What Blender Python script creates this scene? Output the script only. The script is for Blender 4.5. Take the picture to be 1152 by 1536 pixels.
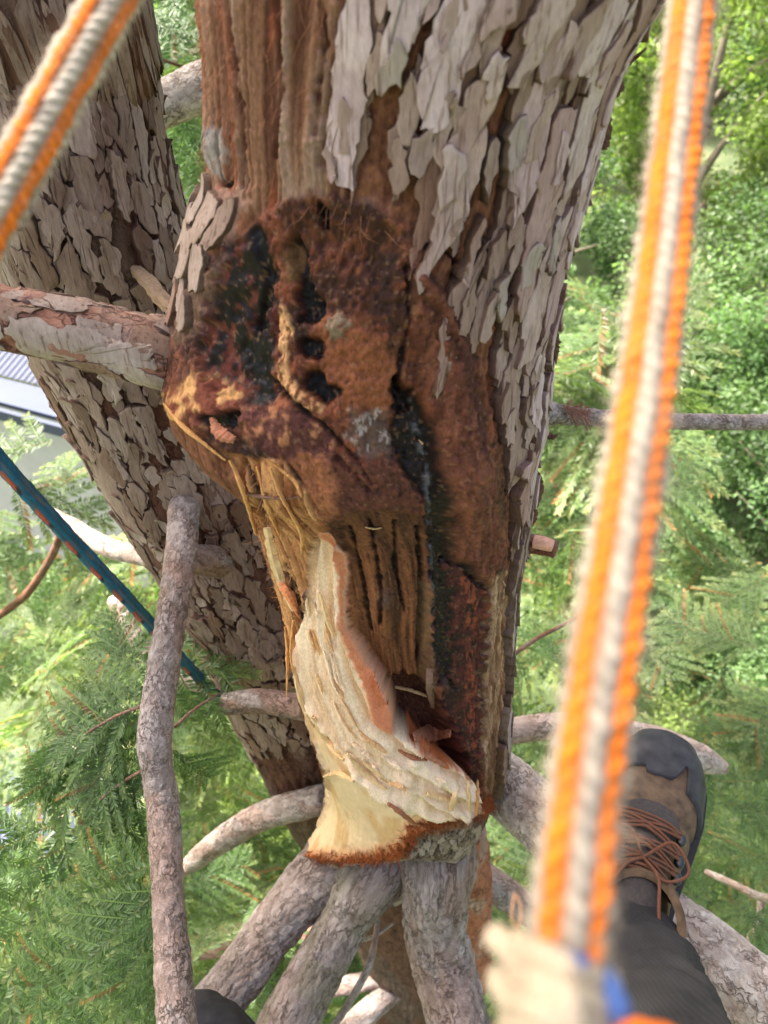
import bpy, math, random
import numpy as np
from mathutils import Vector, Matrix

for o in list(bpy.data.objects):
    bpy.data.objects.remove(o)
S = bpy.context.scene
COL = S.collection
R = math.radians

# ------------------------------------------------------------------ camera, sky, sun, exposure
ZC = 7.0                       # the climber's phone is 7 m above the ground
TH = R(40)                     # looking 40 degrees down
F = 1160.0                     # focal length in pixels of the 1152 x 1536 photograph
cam = bpy.data.cameras.new('camera')
cam.sensor_fit = 'VERTICAL'; cam.sensor_height = 36.0; cam.lens = 36.0 * F / 1536.0
cam.clip_start = 0.01; cam.clip_end = 400
cam.dof.use_dof = True; cam.dof.focus_distance = 0.78; cam.dof.aperture_fstop = cam.lens / 3.5
camo = bpy.data.objects.new('camera', cam); COL.objects.link(camo)
camo.location = (0, 0, ZC); camo.rotation_euler = (R(90) - TH, 0, 0)
S.camera = camo

SUN_EL, SUN_AZ = R(62), R(-60)            # high, behind the trunk and a little left (azimuth from +Y)
W = bpy.data.worlds.new('World'); S.world = W; W.use_nodes = True
nt = W.node_tree; nt.nodes.clear()
sk = nt.nodes.new('ShaderNodeTexSky'); sk.sky_type = 'NISHITA'; sk.sun_disc = False
sk.sun_elevation = SUN_EL; sk.sun_rotation = SUN_AZ; sk.air_density = 0.8; sk.dust_density = 8.0; sk.ozone_density = 0.0
bg = nt.nodes.new('ShaderNodeBackground'); bg.inputs[1].default_value = 0.15
ow = nt.nodes.new('ShaderNodeOutputWorld')
nt.links.new(sk.outputs[0], bg.inputs[0]); nt.links.new(bg.outputs[0], ow.inputs[0])
sl = bpy.data.lights.new('sun', 'SUN'); sl.energy = 5.0; sl.angle = R(6.0); sl.color = (1.0, 0.95, 0.86)
so = bpy.data.objects.new('sun', sl); COL.objects.link(so)
tosun = Vector((math.sin(SUN_AZ) * math.cos(SUN_EL), math.cos(SUN_AZ) * math.cos(SUN_EL), math.sin(SUN_EL)))
so.rotation_euler = (-tosun).to_track_quat('-Z', 'Y').to_euler(); so.location = (0, 0, 30)
vs = S.view_settings
vs.view_transform = 'Standard'; vs.look = 'None'; vs.gamma = 1.0; vs.use_curve_mapping = False
vs.exposure = 2.1
S.render.engine = 'CYCLES'
S.render.resolution_x, S.render.resolution_y = 768, 1024

# ------------------------------------------------------------------ helpers
rng = np.random.default_rng(7)
random.seed(7)
_T2 = rng.random((512, 512)).astype(np.float64)
_T3 = rng.random((64, 64, 64)).astype(np.float64)
CT, ST = math.cos(TH), math.sin(TH)

def P(px, py, d):
    """photograph pixel + depth along the viewing axis -> world point"""
    u = (np.asarray(px, float) - 576) / F; v = (np.asarray(py, float) - 768) / F; d = np.asarray(d, float)
    return np.stack([u * d, d * (CT - v * ST), ZC + d * (-ST - v * CT)], -1)
def proj(p):
    x, y, z = p[..., 0], p[..., 1], p[..., 2] - ZC
    d = y * CT - z * ST
    up = y * ST + z * CT
    return 576 + F * x / d, 768 - F * up / d, d
def s2l(c):
    c = np.asarray(c, float) / 255.0
    return np.where(c <= 0.04045, c / 12.92, ((c + 0.055) / 1.055) ** 2.4)
def lin(r, g, b): return s2l((r, g, b))
def sstep(a, b, x):
    t = np.clip((x - a) / (b - a), 0, 1); return t * t * (3 - 2 * t)
def n2(x, y, seed=0):
    x = x + seed * 17.31; y = y + seed * 41.77
    xi = np.floor(x).astype(int); yi = np.floor(y).astype(int); fx = x - xi; fy = y - yi
    fx = fx * fx * (3 - 2 * fx); fy = fy * fy * (3 - 2 * fy)
    a = _T2[xi & 511, yi & 511]; b = _T2[(xi + 1) & 511, yi & 511]
    c = _T2[xi & 511, (yi + 1) & 511]; d = _T2[(xi + 1) & 511, (yi + 1) & 511]
    return (a * (1 - fx) + b * fx) * (1 - fy) + (c * (1 - fx) + d * fx) * fy
def fbm(x, y, o=4, seed=0, g=0.5):
    v = 0; a = 1.0; t = 0
    for i in range(o):
        v = v + a * n2(x, y, seed + i * 3.7); t += a; a *= g; x = x * 2.03; y = y * 2.03
    return v / t
def ridg(x, y, o=3, seed=0):
    v = 0; a = 1.0; t = 0
    for i in range(o):
        v = v + a * (1 - np.abs(2 * n2(x, y, seed + i * 5.1) - 1)); t += a; a *= 0.5; x = x * 2.1; y = y * 2.1
    return v / t
def vor3(p, seed=0):
    """3D Voronoi: F1, F2, random id"""
    pi = np.floor(p).astype(int); f1 = np.full(p.shape[0], 9.0); f2 = f1.copy(); idr = np.zeros(p.shape[0])
    for dx in (-1, 0, 1):
        for dy in (-1, 0, 1):
            for dz in (-1, 0, 1):
                c = pi + (dx, dy, dz)
                a = _T3[c[:, 0] & 63, (c[:, 1] + seed) & 63, c[:, 2] & 63]
                b = _T3[(c[:, 0] + 21) & 63, (c[:, 1] + seed + 9) & 63, c[:, 2] & 63]
                e = _T3[(c[:, 0] + 43) & 63, (c[:, 1] + seed) & 63, (c[:, 2] + 33) & 63]
                q = c + np.stack([a, b, e], -1) - p
                d = np.sqrt((q * q).sum(1))
                m = d < f1
                f2 = np.where(m, f1, np.minimum(f2, d)); f1 = np.where(m, d, f1); idr = np.where(m, (a * 7.3 + b * 3.1) % 1.0, idr)
    return f1, f2, idr
def mixc(a, b, t):
    return a + (np.asarray(b) - a) * np.asarray(t)[..., None]
def spline(pts, n):
    """Catmull-Rom through pts (k, m) -> (n, m), even in chord length"""
    p = np.asarray(pts, float)
    q = np.vstack([2 * p[0] - p[1], p, 2 * p[-1] - p[-2]])
    out = []
    k = len(p) - 1; m = max(4, n // k + 2)
    for i in range(k):
        t = np.linspace(0, 1, m, endpoint=False)[:, None]
        a, b, c, d = q[i], q[i + 1], q[i + 2], q[i + 3]
        out.append(0.5 * (2 * b + (c - a) * t + (2 * a - 5 * b + 4 * c - d) * t * t + (3 * b - a - 3 * c + d) * t ** 3))
    out.append(p[-1:]); o = np.vstack(out)
    L = np.r_[0, np.cumsum(np.linalg.norm(np.diff(o[:, :3], axis=0), axis=1))]
    s = np.linspace(0, L[-1], n)
    return np.stack([np.interp(s, L, o[:, j]) for j in range(o.shape[1])], -1)

def mesh_np(name, v, faces, cols=None, smooth=True):
    """faces: list of (n,3)/(n,4) int arrays"""
    me = bpy.data.meshes.new(name)
    if isinstance(faces, np.ndarray): faces = [faces]
    faces = [np.asarray(f, np.int32) for f in faces if len(f)]
    me.vertices.add(len(v)); me.vertices.foreach_set('co', np.asarray(v, np.float32).ravel())
    idx = np.concatenate([f.ravel() for f in faces]); tot = np.concatenate([np.full(len(f), f.shape[1], np.int32) for f in faces])
    st = np.r_[0, np.cumsum(tot)[:-1]].astype(np.int32)
    me.loops.add(len(idx)); me.loops.foreach_set('vertex_index', idx)
    me.polygons.add(len(tot)); me.polygons.foreach_set('loop_start', st)
    me.polygons.foreach_set('use_smooth', np.full(len(tot), smooth))
    me.update(calc_edges=True); me.validate()
    if cols is not None:
        c = np.ones((len(v), 4), np.float32); c[:, :cols.shape[1]] = cols
        a = me.color_attributes.new('col', 'FLOAT_COLOR', 'POINT'); a.data.foreach_set('color', c.ravel())
    return me
def link(name, data, mat=None, parent=None):
    o = bpy.data.objects.new(name, data); COL.objects.link(o)
    if mat is not None and data is not None and not data.materials: data.materials.append(mat)
    if parent is not None: o.parent = parent; o.matrix_parent_inverse = parent_inv(parent)
    return o
def parent_inv(p):
    m = Matrix.Identity(4); q = p
    while q is not None:
        m = Matrix.LocRotScale(q.location, q.rotation_euler, q.scale) @ (q.matrix_parent_inverse @ m if q.parent else m) if False else m
        q = q.parent
    # things whose parts are laid out in world space have their Empty moved by parent-inverse only
    return Matrix.Translation(-Vector(WORLD_OFF.get(p.name, (0, 0, 0))))
WORLD_OFF = {}
def thing(name, label, cat, loc=(0, 0, 0), group=None):
    o = bpy.data.objects.new(name, None); COL.objects.link(o); o.location = loc; o.empty_display_size = 0.1
    WORLD_OFF[o.name] = tuple(loc)
    o['label'] = label; o['category'] = cat
    if group: o['group'] = group
    return o
def tag(o, label, cat, group=None):
    o['label'] = label; o['category'] = cat
    if group: o['group'] = group
    return o
def grid_faces(nr, nc, wrap=False, off=0):
    r = np.arange(nr - 1)[:, None]; c = np.arange(nc if wrap else nc - 1)[None]
    c2 = (c + 1) % nc
    return (np.stack([r * nc + c, r * nc + c2, (r + 1) * nc + c2, (r + 1) * nc + c], -1).reshape(-1, 4) + off)

# ------------------------------------------------------------------ materials
def new_mat(name):
    m = bpy.data.materials.new(name); m.use_nodes = True
    t = m.node_tree; b = t.nodes['Principled BSDF']
    return m, t, b
def N(t, kind, **kw):
    n = t.nodes.new(kind)
    for k, v in kw.items(): setattr(n, k, v)
    return n
def noise(t, scale, detail=4, vec=None, rough=0.55, stretch=None):
    tc = N(t, 'ShaderNodeTexCoord'); src = tc.outputs['Object']
    if stretch:
        mp = N(t, 'ShaderNodeMapping'); mp.inputs['Scale'].default_value = stretch
        t.links.new(src, mp.inputs[0]); src = mp.outputs[0]
    n = N(t, 'ShaderNodeTexNoise'); n.inputs['Scale'].default_value = scale; n.inputs['Detail'].default_value = detail
    n.inputs['Roughness'].default_value = rough
    t.links.new(src, n.inputs['Vector']); return n
def ramp(t, src, stops):
    r = N(t, 'ShaderNodeValToRGB'); e = r.color_ramp.elements
    while len(e) < len(stops): e.new(0.5)
    for k, (p, c) in enumerate(stops):
        e[k].position = p; e[k].color = tuple(c) + (1,) if len(c) == 3 else tuple(c)
    t.links.new(src, r.inputs[0]); return r
def mul(t, a, b, fac=1.0, mode='MULTIPLY'):
    m = N(t, 'ShaderNodeMix', data_type='RGBA', blend_type=mode); m.inputs[0].default_value = fac
    for s, i in ((a, 6), (b, 7)):
        if isinstance(s, (tuple, list, np.ndarray)): m.inputs[i].default_value = tuple(s)[:3] + (1,)
        else: t.links.new(s, m.inputs[i])
    return m.outputs[2]
def bump(t, b, src, strength, dist):
    n = N(t, 'ShaderNodeBump'); n.inputs['Strength'].default_value = strength; n.inputs['Distance'].default_value = dist
    t.links.new(src, n.inputs['Height']); t.links.new(n.outputs[0], b.inputs['Normal'])
def mat_attr(name, fine=900, stretch=(1, 1, 0.25), bstr=0.5, bdist=0.002, rough_alpha=True, rough=0.85, spec=0.25, var=(0.72, 1.22)):
    m, t, b = new_mat(name)
    at = N(t, 'ShaderNodeAttribute', attribute_name='col')
    n = noise(t, fine, 5, stretch=stretch)
    r = ramp(t, n.outputs[0], [(0.25, (var[0],) * 3), (0.75, (var[1],) * 3)])
    t.links.new(mul(t, at.outputs['Color'], r.outputs[0]), b.inputs['Base Color'])
    if rough_alpha: t.links.new(at.outputs['Alpha'], b.inputs['Roughness'])
    else: b.inputs['Roughness'].default_value = rough
    b.inputs['Specular IOR Level'].default_value = spec
    bump(t, b, n.outputs[0], bstr, bdist)
    return m
M = {}
M['trunk'] = mat_attr('bark_and_wood', 700, (1, 1, 0.35), 0.5, 0.0016, spec=0.2, var=(.68, 1.25))
def mat_limb(name, scale, st=0.5):
    m, t, b = new_mat(name)
    at = N(t, 'ShaderNodeAttribute', attribute_name='col'); bk = N(t, 'ShaderNodeAttribute', attribute_name='bark')
    nz = N(t, 'ShaderNodeTexNoise'); nz.inputs['Scale'].default_value = 110; nz.inputs['Detail'].default_value = 3; t.links.new(bk.outputs['Vector'], nz.inputs['Vector'])
    wz = N(t, 'ShaderNodeVectorMath', operation='SCALE'); wz.inputs['Scale'].default_value = 0.022; t.links.new(nz.outputs['Color'], wz.inputs[0])
    ad = N(t, 'ShaderNodeVectorMath', operation='ADD'); t.links.new(bk.outputs['Vector'], ad.inputs[0]); t.links.new(wz.outputs[0], ad.inputs[1])
    mp = N(t, 'ShaderNodeMapping'); mp.inputs['Scale'].default_value = (1, 1, st); t.links.new(ad.outputs[0], mp.inputs[0])
    vo = N(t, 'ShaderNodeTexVoronoi', feature='DISTANCE_TO_EDGE'); vo.inputs['Scale'].default_value = scale; t.links.new(mp.outputs[0], vo.inputs['Vector'])
    vc = N(t, 'ShaderNodeTexVoronoi', feature='F1'); vc.inputs['Scale'].default_value = scale; t.links.new(mp.outputs[0], vc.inputs['Vector'])
    ed = ramp(t, vo.outputs['Distance'], [(0.0, (0.34, 0.30, 0.27)), (0.05, (0.72, 0.69, 0.67)), (0.14, (1.05, 1.05, 1.05))])
    fn = N(t, 'ShaderNodeTexNoise'); fn.inputs['Scale'].default_value = 520; fn.inputs['Detail'].default_value = 5; fn.inputs['Roughness'].default_value = .65; t.links.new(bk.outputs['Vector'], fn.inputs['Vector'])
    cm_n = N(t, 'ShaderNodeTexNoise'); cm_n.inputs['Scale'].default_value = 38; cm_n.inputs['Detail'].default_value = 4; t.links.new(bk.outputs['Vector'], cm_n.inputs['Vector'])
    cmr = ramp(t, cm_n.outputs[0], [(0.38, (0.15,) * 3), (0.62, (0.9,) * 3)])
    fr = ramp(t, fn.outputs[0], [(0.28, (0.84, 0.83, 0.82)), (0.7, (1.1, 1.1, 1.1))])
    bw = N(t, 'ShaderNodeRGBToBW'); t.links.new(vc.outputs['Color'], bw.inputs[0]); cr = ramp(t, bw.outputs[0], [(0.2, (0.92, 0.91, 0.9)), (0.8, (1.07, 1.07, 1.07))])
    c = mul(t, mul(t, mul(t, at.outputs['Color'], fr.outputs[0]), cr.outputs[0]), ed.outputs[0], 1.0)
    t.links.new(cmr.outputs[0], c.node.inputs[0])
    t.links.new(c, b.inputs['Base Color']); b.inputs['Roughness'].default_value = .85; b.inputs['Specular IOR Level'].default_value = .25
    e2 = ramp(t, vo.outputs['Distance'], [(0.0, (0, 0, 0)), (0.10, (1, 1, 1))])
    sm = N(t, 'ShaderNodeMath', operation='MULTIPLY_ADD'); t.links.new(fn.outputs[0], sm.inputs[0]); sm.inputs[1].default_value = .7
    em = N(t, 'ShaderNodeMath', operation='MULTIPLY'); t.links.new(e2.outputs[0], em.inputs[0]); t.links.new(cmr.outputs[0], em.inputs[1]); t.links.new(em.outputs[0], sm.inputs[2])
    bump(t, b, sm.outputs[0], .85, .0032)
    return m
_t = M['trunk'].node_tree; _g = N(_t, 'ShaderNodeAttribute', attribute_name='grain')
for _n in _t.nodes:
    if _n.type == 'MIX': _t.links.new(_g.outputs['Fac'], _n.inputs[0])
    if _n.type == 'BUMP':
        _m = N(_t, 'ShaderNodeMath', operation='MULTIPLY'); _m.inputs[1].default_value = .5; _t.links.new(_g.outputs['Fac'], _m.inputs[0]); _t.links.new(_m.outputs[0], _n.inputs['Strength'])
M['limb'] = mat_limb('limb_bark', 84, .26)
M['limb_fine'] = mat_limb('fine_limb_bark', 150, .32)

def mat_plate(name, tones, fine=380):
    m, t, b = new_mat(name)
    oi = N(t, 'ShaderNodeObjectInfo')
    r1 = ramp(t, oi.outputs['Random'], tones)
    n = noise(t, 60, 5, stretch=(1, 1, 0.35)); n2_ = noise(t, fine, 6, stretch=(1, 1, 0.3), rough=0.65)
    v1 = ramp(t, n.outputs[0], [(0.3, (0.78, 0.72, 0.68)), (0.7, (1.12, 1.12, 1.12))])
    v2 = ramp(t, n2_.outputs[0], [(0.25, (0.72, 0.70, 0.68)), (0.72, (1.15, 1.15, 1.15))])
    c = mul(t, mul(t, r1.outputs[0], v1.outputs[0]), v2.outputs[0])
    ln_ = noise(t, 330, 3, stretch=(1, 1, 0.06)); lr = ramp(t, ln_.outputs[0], [(0.34, (0.45, 0.36, 0.30)), (0.43, (1, 1, 1))]); c = mul(t, c, lr.outputs[0], .75)
    lc = noise(t, 26, 5); lcr = ramp(t, lc.outputs[0], [(0.60, (1, 1, 1)), (0.72, (1.10, 1.11, 1.07))]); c = mul(t, c, lcr.outputs[0])
    at = N(t, 'ShaderNodeAttribute', attribute_name='col')
    c = mul(t, c, at.outputs['Color'])
    t.links.new(c, b.inputs['Base Color']); b.inputs['Roughness'].default_value = 0.8
    b.inputs['Specular IOR Level'].default_value = 0.3
    bump(t, b, n2_.outputs[0], 0.5, 0.0018)
    return m
M['plate'] = mat_plate('bark_plate', [(0.0, lin(156, 126, 114)), (0.3, lin(180, 155, 152)), (0.55, lin(194, 173, 172)), (0.8, lin(184, 166, 160)), (1.0, lin(154, 118, 100))])
M['plate_dull'] = mat_plate('bark_plate_dull', [(0.0, lin(128, 106, 92)), (0.35, lin(158, 140, 128)), (0.65, lin(176, 160, 148)), (1.0, lin(140, 112, 94))], 320)
M['plate_low'] = mat_plate('bark_plate_inner', [(0.0, lin(106, 76, 60)), (0.4, lin(138, 112, 98)), (0.75, lin(158, 136, 124)), (1.0, lin(124, 88, 68))])
M['plate_stem'] = mat_plate('bark_plate_stem', [(0.0, lin(108, 86, 72)), (0.35, lin(134, 115, 102)), (0.7, lin(156, 139, 127)), (1.0, lin(118, 91, 74))], 320)
M['lichen'] = mat_plate('lichen_flake', [(0.0, lin(152, 138, 126)), (1.0, lin(166, 152, 142))], 300)

def mat_simple(name, col, rough=0.7, nscale=80, var=(0.75, 1.2), bstr=0.3, bdist=0.002, spec=0.3, metal=0.0, stretch=None):
    m, t, b = new_mat(name)
    n = noise(t, nscale, 5, stretch=stretch)
    r = ramp(t, n.outputs[0], [(0.28, (var[0],) * 3), (0.72, (var[1],) * 3)])
    t.links.new(mul(t, tuple(col), r.outputs[0]), b.inputs['Base Color'])
    b.inputs['Roughness'].default_value = rough; b.inputs['Specular IOR Level'].default_value = spec; b.inputs['Metallic'].default_value = metal
    if bstr: bump(t, b, n.outputs[0], bstr, bdist)
    return m
M['fresh'] = mat_simple('fresh_splinter_wood', lin(222, 188, 138), 0.7, 300, stretch=(1, 1, 0.15))
M['yellow'] = mat_simple('yellow_splinter_wood', lin(200, 146, 88), 0.7, 300, stretch=(1, 1, 0.15))
M['redchip'] = mat_simple('red_bark_chip', lin(160, 104, 76), 0.8, 200)
M['browntwig'] = mat_simple('brown_twig', lin(120, 92, 74), 0.85, 300)
M['fibre'] = mat_simple('bark_fibre', lin(138, 72, 38), 0.9, 200)

def mat_leaf(name, c0, c1, trans=0.45, rough=0.45, attr=True, nscale=0.8):
    """leaf sheet: diffuse and gloss on top, light coming through from behind"""
    m, t, b = new_mat(name)
    n = noise(t, nscale, 3)
    r = ramp(t, n.outputs[0], [(0.3, c0), (0.7, c1)])
    c = r.outputs[0]
    if attr:
        at = N(t, 'ShaderNodeAttribute', attribute_name='col'); c = mul(t, c, at.outputs['Color'])
    t.links.new(c, b.inputs['Base Color']); b.inputs['Roughness'].default_value = rough; b.inputs['Specular IOR Level'].default_value = 0.35
    tr = N(t, 'ShaderNodeBsdfTranslucent'); t.links.new(mul(t, c, (1.3, 1.45, 0.8)), tr.inputs[0])
    mx = N(t, 'ShaderNodeMixShader'); mx.inputs[0].default_value = trans
    t.links.new(b.outputs[0], mx.inputs[1]); t.links.new(tr.outputs[0], mx.inputs[2])
    t.links.new(mx.outputs[0], t.nodes['Material Output'].inputs[0])
    return m
M['needle'] = mat_leaf('conifer_needles', (0.075, 0.145, 0.05), (0.115, 0.185, 0.06), 0.5, 0.4)
M['needle_pale'] = mat_leaf('pale_conifer_needles', (0.115, 0.185, 0.075), (0.16, 0.225, 0.09), 0.55, 0.4)
M['leaf_a'] = mat_leaf('broad_leaves', (0.10, 0.175, 0.065), (0.145, 0.215, 0.085), 0.55)
M['leaf_b'] = mat_leaf('broad_leaves_deep', (0.08, 0.15, 0.055), (0.12, 0.185, 0.07), 0.5)
M['leaf_c'] = mat_leaf('broad_leaves_yellow', (0.155, 0.215, 0.055), (0.20, 0.255, 0.075), 0.6)

# ------------------------------------------------------------------ limbs
class Limb:
    def __init__(self, pts, n=120, world_tail=None, world_head=None):
        """pts: (px, py, depth, width in px)"""
        a = np.array(pts, float)
        w = P(a[:, 0], a[:, 1], a[:, 2]); r = a[:, 3] * a[:, 2] / (2 * F)
        c = np.c_[w, r]
        if world_tail is not None: c = np.vstack([c, np.array(world_tail, float)])
        if world_head is not None: c = np.vstack([np.array(world_head, float), c])
        self.setup(spline(c, n))
    def setup(self, c):
        self.c = c[:, :3]; self.r = np.maximum(c[:, 3], 0.0005); n = len(c)
        t = np.gradient(self.c, axis=0); t /= np.linalg.norm(t, axis=1)[:, None]
        self.s = np.r_[0, np.cumsum(np.linalg.norm(np.diff(self.c, axis=0), axis=1))]
        u = np.cross(t[0], (0.3, -1, 0.5)); u /= np.linalg.norm(u); U = [u]
        for i in range(1, n):
            u = U[-1] - t[i] * np.dot(U[-1], t[i]); U.append(u / np.linalg.norm(u))
        self.t = t; self.u = np.array(U); self.v = np.cross(self.t, self.u)
    def at(self, ang, s, h):
        f = lambda A: np.stack([np.interp(s, self.s, A[:, j]) for j in range(3)], -1)
        c, u, v = f(self.c), f(self.u), f(self.v); r = np.interp(s, self.s, self.r)
        d = u * np.cos(ang)[..., None] + v * np.sin(ang)[..., None]
        return c + d * (r + h)[..., None], d
    def mesh(self, name, nc=48, tone='grey', plate=0.02, amp=0.0022, stretch=2.0, red=0.25, seed=0, cap=True, lump=0.05, moss=0.0):
        n = len(self.c)
        ang = np.linspace(0, 2 * math.pi, nc, endpoint=False)
        A, Sx = np.meshgrid(ang, self.s); rr = self.r[:, None] * np.ones_like(A)
        q = np.stack([np.cos(A) * rr / plate, np.sin(A) * rr / plate, Sx / (plate * stretch)], -1).reshape(-1, 3) + seed * 3.3
        wob = (n2(A.ravel() * 2, Sx.ravel() / 0.012, seed) - 0.5)
        q = q + np.stack([wob, -wob, wob], -1) * 0.5 + 0.25 * np.stack([n2(q[:, 0] * 3, q[:, 2] * 3, seed), n2(q[:, 1] * 3, q[:, 2] * 3, seed + 5), n2(q[:, 0] * 3, q[:, 1] * 3, seed + 9)], -1)
        f1, f2, idr = vor3(q, seed)
        crack = sstep(0.0, 0.14, f2 - f1)
        big = fbm(q[:, 0] * 0.35 + 7, q[:, 2] * 0.35, 3, seed + 11) - 0.5
        fine = fbm(q[:, 0] * 4 + q[:, 1] * 3, q[:, 2] * 2.5, 3, seed + 21)
        h = amp * ((crack - 1) * (0.6 + 0.5 * idr) + 0.8 * (idr - 0.5) * crack + 0.9 * (fine - 0.5)) + lump * rr.ravel() * big * 2
        p, _ = self.at(A.ravel(), Sx.ravel(), h)
        if tone == 'grey': a, b, c, rd = lin(132, 119, 110), lin(174, 163, 157), lin(80, 64, 54), lin(146, 112, 94)
        elif tone == 'red': a, b, c, rd = lin(150, 112, 92), lin(182, 158, 144), lin(78, 48, 34), lin(158, 92, 64)
        elif tone == 'pale': a, b, c, rd = lin(160, 146, 134), lin(206, 196, 184), lin(96, 80, 68), lin(170, 130, 106)
        elif tone == 'dark': a, b, c, rd = lin(74, 56, 44), lin(112, 90, 76), lin(40, 28, 22), lin(104, 62, 42)
        else: a, b, c, rd = lin(110, 82, 64), lin(150, 124, 106), lin(56, 38, 28), lin(134, 78, 52)
        col = mixc(np.tile(a, (len(p), 1)), b, np.clip(0.3 + 0.4 * idr + 1.3 * (fine - 0.5) + 1.1 * big, 0, 1))
        redm = sstep(0.5 - red * 0.35, 0.62 - red * 0.3, fbm(q[:, 0] * 0.5, q[:, 2] * 0.4 + q[:, 1] * 0.4, 3, seed + 31)) * min(1, red * 2)
        col = mixc(col, rd, redm * 0.85)
        if moss: col = mixc(col, lin(120, 118, 88), sstep(0.5, 0.65, fbm(q[:, 1] * 0.6, q[:, 2] * 0.5, 3, seed + 41)) * moss)
        col = mixc(col, c, (1 - crack) * .25)
        cols = np.c_[col, np.full(len(p), 0.85)]
        fc = [grid_faces(n, nc, True)]
        if cap:
            e0, e1 = len(p), len(p) + 1
            p = np.vstack([p, self.c[0] - self.t[0] * self.r[0] * 0.15, self.c[-1] + self.t[-1] * self.r[-1] * 0.15])
            cols = np.vstack([cols, cols[0], cols[-1]])
            k = np.arange(nc); k2 = (k + 1) % nc
            fc.append(np.stack([np.full(nc, e0), k2, k], -1)); fc.append(np.stack([np.full(nc, e1), (n - 1) * nc + k, (n - 1) * nc + k2], -1))
        me = mesh_np(name, p, fc, cols)
        bk = np.stack([np.cos(A) * rr, np.sin(A) * rr, Sx], -1).reshape(-1, 3) + seed * .37
        if len(p) > len(bk): bk = np.vstack([bk, bk[0], bk[-1]])
        at_ = me.attributes.new('bark', 'FLOAT_VECTOR', 'POINT'); at_.data.foreach_set('vector', bk.astype(np.float32).ravel())
        return me

tree = thing('conifer_tree', 'wounded red-brown conifer with flaking bark and a torn cavity of pale fresh wood', 'tree', (0.1, 0.9, 0))

# ------------------------------------------------------------------ main trunk (sculpted)
YL = np.array([(-400, 280), (-100, 284), (0, 288), (100, 298), (200, 304), (260, 300), (300, 278), (350, 268), (420, 258), (480, 246), (540, 238), (590, 240), (620, 262), (650, 296), (690, 336), (740, 358), (800, 378), (860, 396), (950, 420), (1040, 436), (1100, 458), (1150, 478), (1200, 482), (1240, 468), (1270, 456), (1286, 466), (1304, 560), (1330, 580), (1420, 590)], float)
YR = np.array([(-400, 1060), (-100, 1030), (0, 985), (60, 950), (120, 925), (200, 903), (270, 884), (340, 864), (400, 850), (470, 838), (540, 832), (610, 828), (660, 812), (720, 806), (790, 796), (850, 784), (950, 776), (1050, 772), (1120, 768), (1170, 756), (1210, 735), (1250, 718), (1280, 710), (1304, 650), (1330, 640), (1420, 630)], float)
def prof(y):
    yy = np.linspace(-400, 1420, 911)
    k = np.hanning(21); k /= k.sum()
    pad = lambda a: np.convolve(np.pad(a, 10, 'edge'), k, 'valid')
    return np.interp(y, yy, pad(np.interp(yy, YL[:, 0], YL[:, 1]))), np.interp(y, yy, pad(np.interp(yy, YR[:, 0], YR[:, 1])))
YA = 0.62
def ring(y):
    up_ = np.maximum(0, -220 - y); y = np.maximum(y, -220)
    l, r = prof(y); v = (y - 768) / F
    ya = YA + 0.2 * sstep(1284, 1380, y)
    d = ya / (CT - v * ST); z = ZC + d * (-ST - v * CT)
    return ((l + r) / 2 - 576) / F * d, ya, z + up_ * .0008, (r - l) / 2 / F * d * 0.965
def trunk_base(al, y):
    cx, cy, z, r = ring(y)
    return np.stack([cx + r * np.sin(al), cy - 0.94 * r * np.cos(al), z], -1)
RT = 0.155
YS = np.r_[np.linspace(-1020, -220, 80, endpoint=False), np.linspace(-220, 1425, 745)]
ZS = ring(YS)[2]
def y_of_z(z): return np.interp(-z, -ZS, YS)

NF = 410
AF = np.linspace(R(-108), R(108), NF); AB = np.linspace(R(108), R(252), 30)[1:-1]
AL = np.r_[AF, AB]; NC = len(AL)
A, Y = np.meshgrid(AL, YS)
base = trunk_base(A, Y); U, V, D = proj(trunk_base(A, np.maximum(Y, -220))); V = V + np.minimum(0, Y + 220)
s_ = A * RT * 1000; t_ = base[..., 2] * 1000          # millimetres across and up the bark
front = np.abs(A) < R(110)

def sdpoly(pts, margin=60):
    pts = np.array(pts, float); lo = pts.min(0) - margin; hi = pts.max(0) + margin
    m = (U > lo[0]) & (U < hi[0]) & (V > lo[1]) & (V < hi[1]) & front
    out = np.full(U.shape, 1e3); u, v = U[m], V[m]
    d = np.full(u.shape, 1e9); ins = np.zeros(u.shape, bool)
    for i in range(len(pts)):
        a, b = pts[i], pts[(i + 1) % len(pts)]; e = b - a
        t = np.clip(((u - a[0]) * e[0] + (v - a[1]) * e[1]) / max(e @ e, 1e-9), 0, 1)
        d = np.minimum(d, (u - a[0] - t * e[0]) ** 2 + (v - a[1] - t * e[1]) ** 2)
        if a[1] != b[1]:
            c = ((a[1] > v) != (b[1] > v)) & (u < (b[0] - a[0]) * (v - a[1]) / (b[1] - a[1]) + a[0]); ins ^= c
    d = np.sqrt(d); out[m] = np.where(ins, -d, d); return out
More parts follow.
